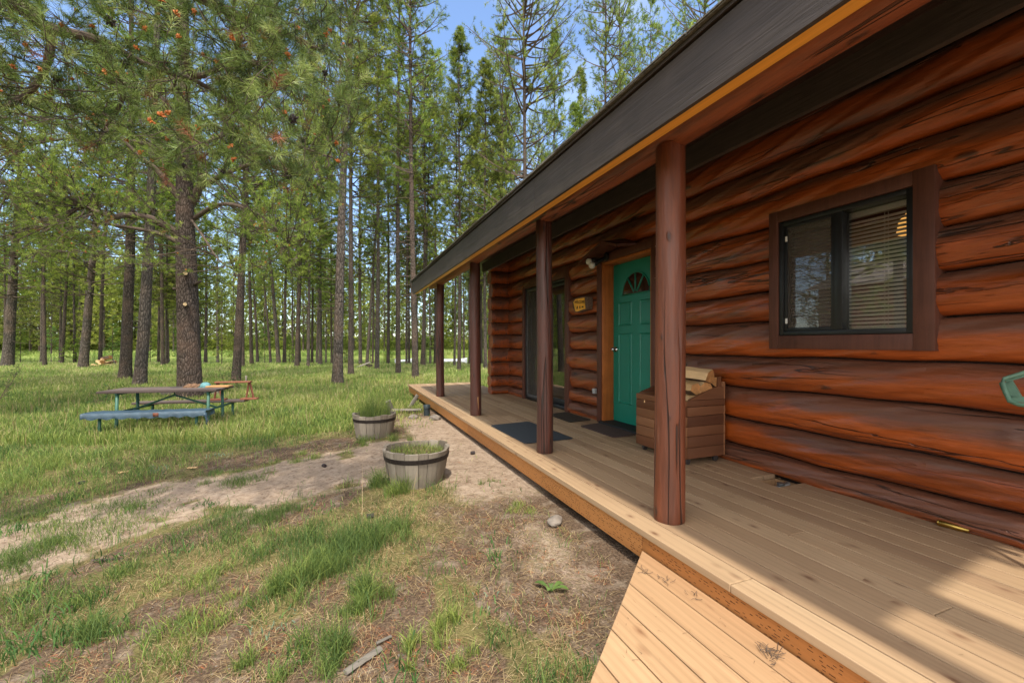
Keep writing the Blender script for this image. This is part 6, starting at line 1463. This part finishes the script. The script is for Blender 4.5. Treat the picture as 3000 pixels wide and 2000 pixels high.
def merge(ts):
    V = []; L_ = []; S_ = []; R_ = []; vo = lo = 0
    for v, l, s, r in ts: V.append(v); L_.append(l+vo); S_.append(s+lo); R_.append(r); vo += len(v); lo += len(l)
    return np.concatenate(V), np.concatenate(L_), np.concatenate(S_), np.concatenate(R_)
addblades('grass_tussocks', M['grass'], merge(ts), 'dense green grass tussocks in the yard and planters')
# tall single stems near the nearer barrel
p = gp(1170, 1420); xs_ = p.x+rng.normal(size=26)*0.22; ys_ = p.y+rng.normal(size=26)*0.25
addblades('grass_stems', M['straw'], blades(xs_, ys_, rng.uniform(0.2, 0.42, 26), 0.003, rng, 0.35, rnd=rng.uniform(0.3,1,26), droop=0.1), 'tall thin dry stems by the nearer barrel')
# broad-leaved weeds: rosettes of leaf blades
ws = []; sg_ = []
for (u, v, n, h, m_) in [(80,1760,40,0.09,0),(230,1780,50,0.10,0),(170,1880,50,0.12,0),(60,1900,40,0.10,0),(290,1860,30,0.08,0),(760,1800,24,0.07,0),(940,1470,20,0.05,0),(1090,1500,20,0.05,0),(960,1500,30,0.06,0),(600,1480,30,0.06,0),(520,1620,40,0.08,0),(1190,1960,30,0.08,0),(860,1930,20,0.08,0),(1460,1430,14,0.04,0),
    (1440,1600,16,0.07,0),(1420,1650,16,0.10,0),(1500,1870,18,0.05,0),(1670,1930,18,0.05,0),(1400,1800,14,0.05,0),(200,1470,30,0.06,0),(400,1490,30,0.06,0),(650,1335,30,0.07,1),(480,1370,30,0.06,1),(450,1385,24,0.06,1),(810,1835,20,0.05,1),(1420,1745,18,0.03,1),(700,1500,30,0.05,0),(330,1640,30,0.08,0),(120,1700,40,0.08,0),(30,1560,40,0.1,0)]:
    p = gp(u, v); a = rng.normal(size=n)*0.07; b = rng.normal(size=n)*0.07
    (sg_ if m_ else ws).append(blades(p.x+a, p.y+b, h*rng.uniform(0.5, 1.2, n), 0.008, rng, 0.9, rnd=rng.rand(n), droop=0.5))
addblades('broadleaf_weeds', M['weed'], merge(ws), 'small broad-leaved green weeds scattered in the yard'); addblades('sage_weeds', M['sage'], merge(sg_), 'low grey-green sage-like weeds')
# dandelion rosette near the step
p = gp(1615, 1735); e = empty('dandelion', p, label='lone dandelion rosette on bare soil near the slanted step', cat='weed'); mb = MB()
for k, (a, ln) in enumerate([(2.2,0.10),(0.2,0.085),(-0.5,0.09),(1.2,0.04),(3.6,0.03)]):
    d1 = Vector((cos(a), sin(a), 0)); s1 = Vector((-sin(a), cos(a), 0)); vs = []
    for t, w_ in ((0,0.003),(0.3,0.009),(0.6,0.016),(0.85,0.014),(1,0.002)):
        q_ = d1*ln*t+Vector((0,0,0.008+0.03*sin(t*2.6))); vs += [q_-s1*w_, q_+Vector((0,0,-0.003)), q_+s1*w_]
    mb.add(vs, [f for i in range(4) for f in ((3*i,3*i+1,3*i+4,3*i+3),(3*i+1,3*i+2,3*i+5,3*i+4))], random.random())
mb.build('leaves', M['weed'], e, smooth=True)
# fallen needle clusters and twigs on the step and deck
def twigs(name, pts, n, ln, label, zz):
    c = np.array(pts); rr = np.random.RandomState(len(name)+n); A = np.array([c[0], c[1], zz+0.004])+np.concatenate([rr.normal(size=(n,2))*ln*0.35, rr.uniform(0, 0.006, (n,1))], 1); a = rr.normal(size=n)*0.8+0.6
    K = 6; t = np.linspace(0, 1, K); cv = rr.normal(size=n)*1.2; ang = a[:,None]+cv[:,None]*t; P = A[:,None,:]+np.cumsum(np.stack([np.cos(ang), np.sin(ang), 0.10*np.sin(t*3)[None,:]*np.ones((n,1))], -1), 1)*ln/K
    V_, Q_ = tubes(P, np.full((n, K), 0.0011), 4); me = npmesh(name, V_, Q_.ravel(), np.arange(0, Q_.size, 4), {'rnd': np.full(len(V_), .5)}, True); return link(name, me, mats=M['branch'], kind='stuff', label=label)
for (u, v, n, ln, lab) in ((1940,1705,7,0.05,'few brown needles at the top of the step'),(2260,1925,26,0.055,'curly heap of brown needles on the step'),(2030,1750,6,0.04,'brown twig bits on the first step board'),(1885,1678,5,0.05,'brown needles near the step point')):
    twigs('fallen_needles', PL(u, v, -0.13)[:2], n, ln, lab, -0.13)
xs_ = rng.uniform(1.6, 3.0, 60); ys_ = rng.uniform(0.4, 7, 60); addblades('deck_needles', M['litter'], blades(xs_, ys_, rng.uniform(0.02, 0.045, 60), 0.002, rng, 1.0, flat=0.9, rnd=rng.uniform(0, 0.8, 60), z=np.full(60, 0.002)), 'scattered loose needles on the deck boards')
xs_ = rng.uniform(0.9, 1.5, 50); ys_ = rng.uniform(0.9, 1.6, 50); addblades('step_needles', M['litter'], blades(xs_, ys_, rng.uniform(0.02, 0.04, 50), 0.0018, rng, 1.0, flat=0.9, rnd=rng.uniform(0, 0.8, 50), z=np.full(50, -0.128)), 'scattered loose needles on the step boards')
# pebbles and bark crumbs on the bare soil
n = 3000; x, y, zc = sample(n, 1.4, 7, 1.3, 0, 1800); sd, lt, gn = masks(x, y); keep = clear(x, y) & (rng.rand(n) < np.maximum(lt, sd*0.5)); x, y = x[keep], y[keep]; N = len(x); s = rng.uniform(0.002, 0.006, N)
oct_ = np.array([[1,0,0],[0,1,0],[-1,0,0],[0,-1,0],[0,0,.7],[0,0,-.7]]); V = np.stack([x, y, ground_z(x, y)+0.004], -1)[:,None,:]+oct_[None]*s[:,None,None]*rng.uniform(.6,1.3,(N,6,1))
F = np.array([[0,1,4],[1,2,4],[2,3,4],[3,0,4],[1,0,5],[2,1,5],[3,2,5],[0,3,5]]); L_ = (np.arange(N)[:,None,None]*6+F[None]).ravel()
link('pebbles', npmesh('pebbles', V.reshape(-1,3), L_, np.arange(0, len(L_), 3), {'rnd': np.full(N*6, .5)}), mats=M['stone'], kind='stuff', label='small pebbles and crumbs on the bare soil')
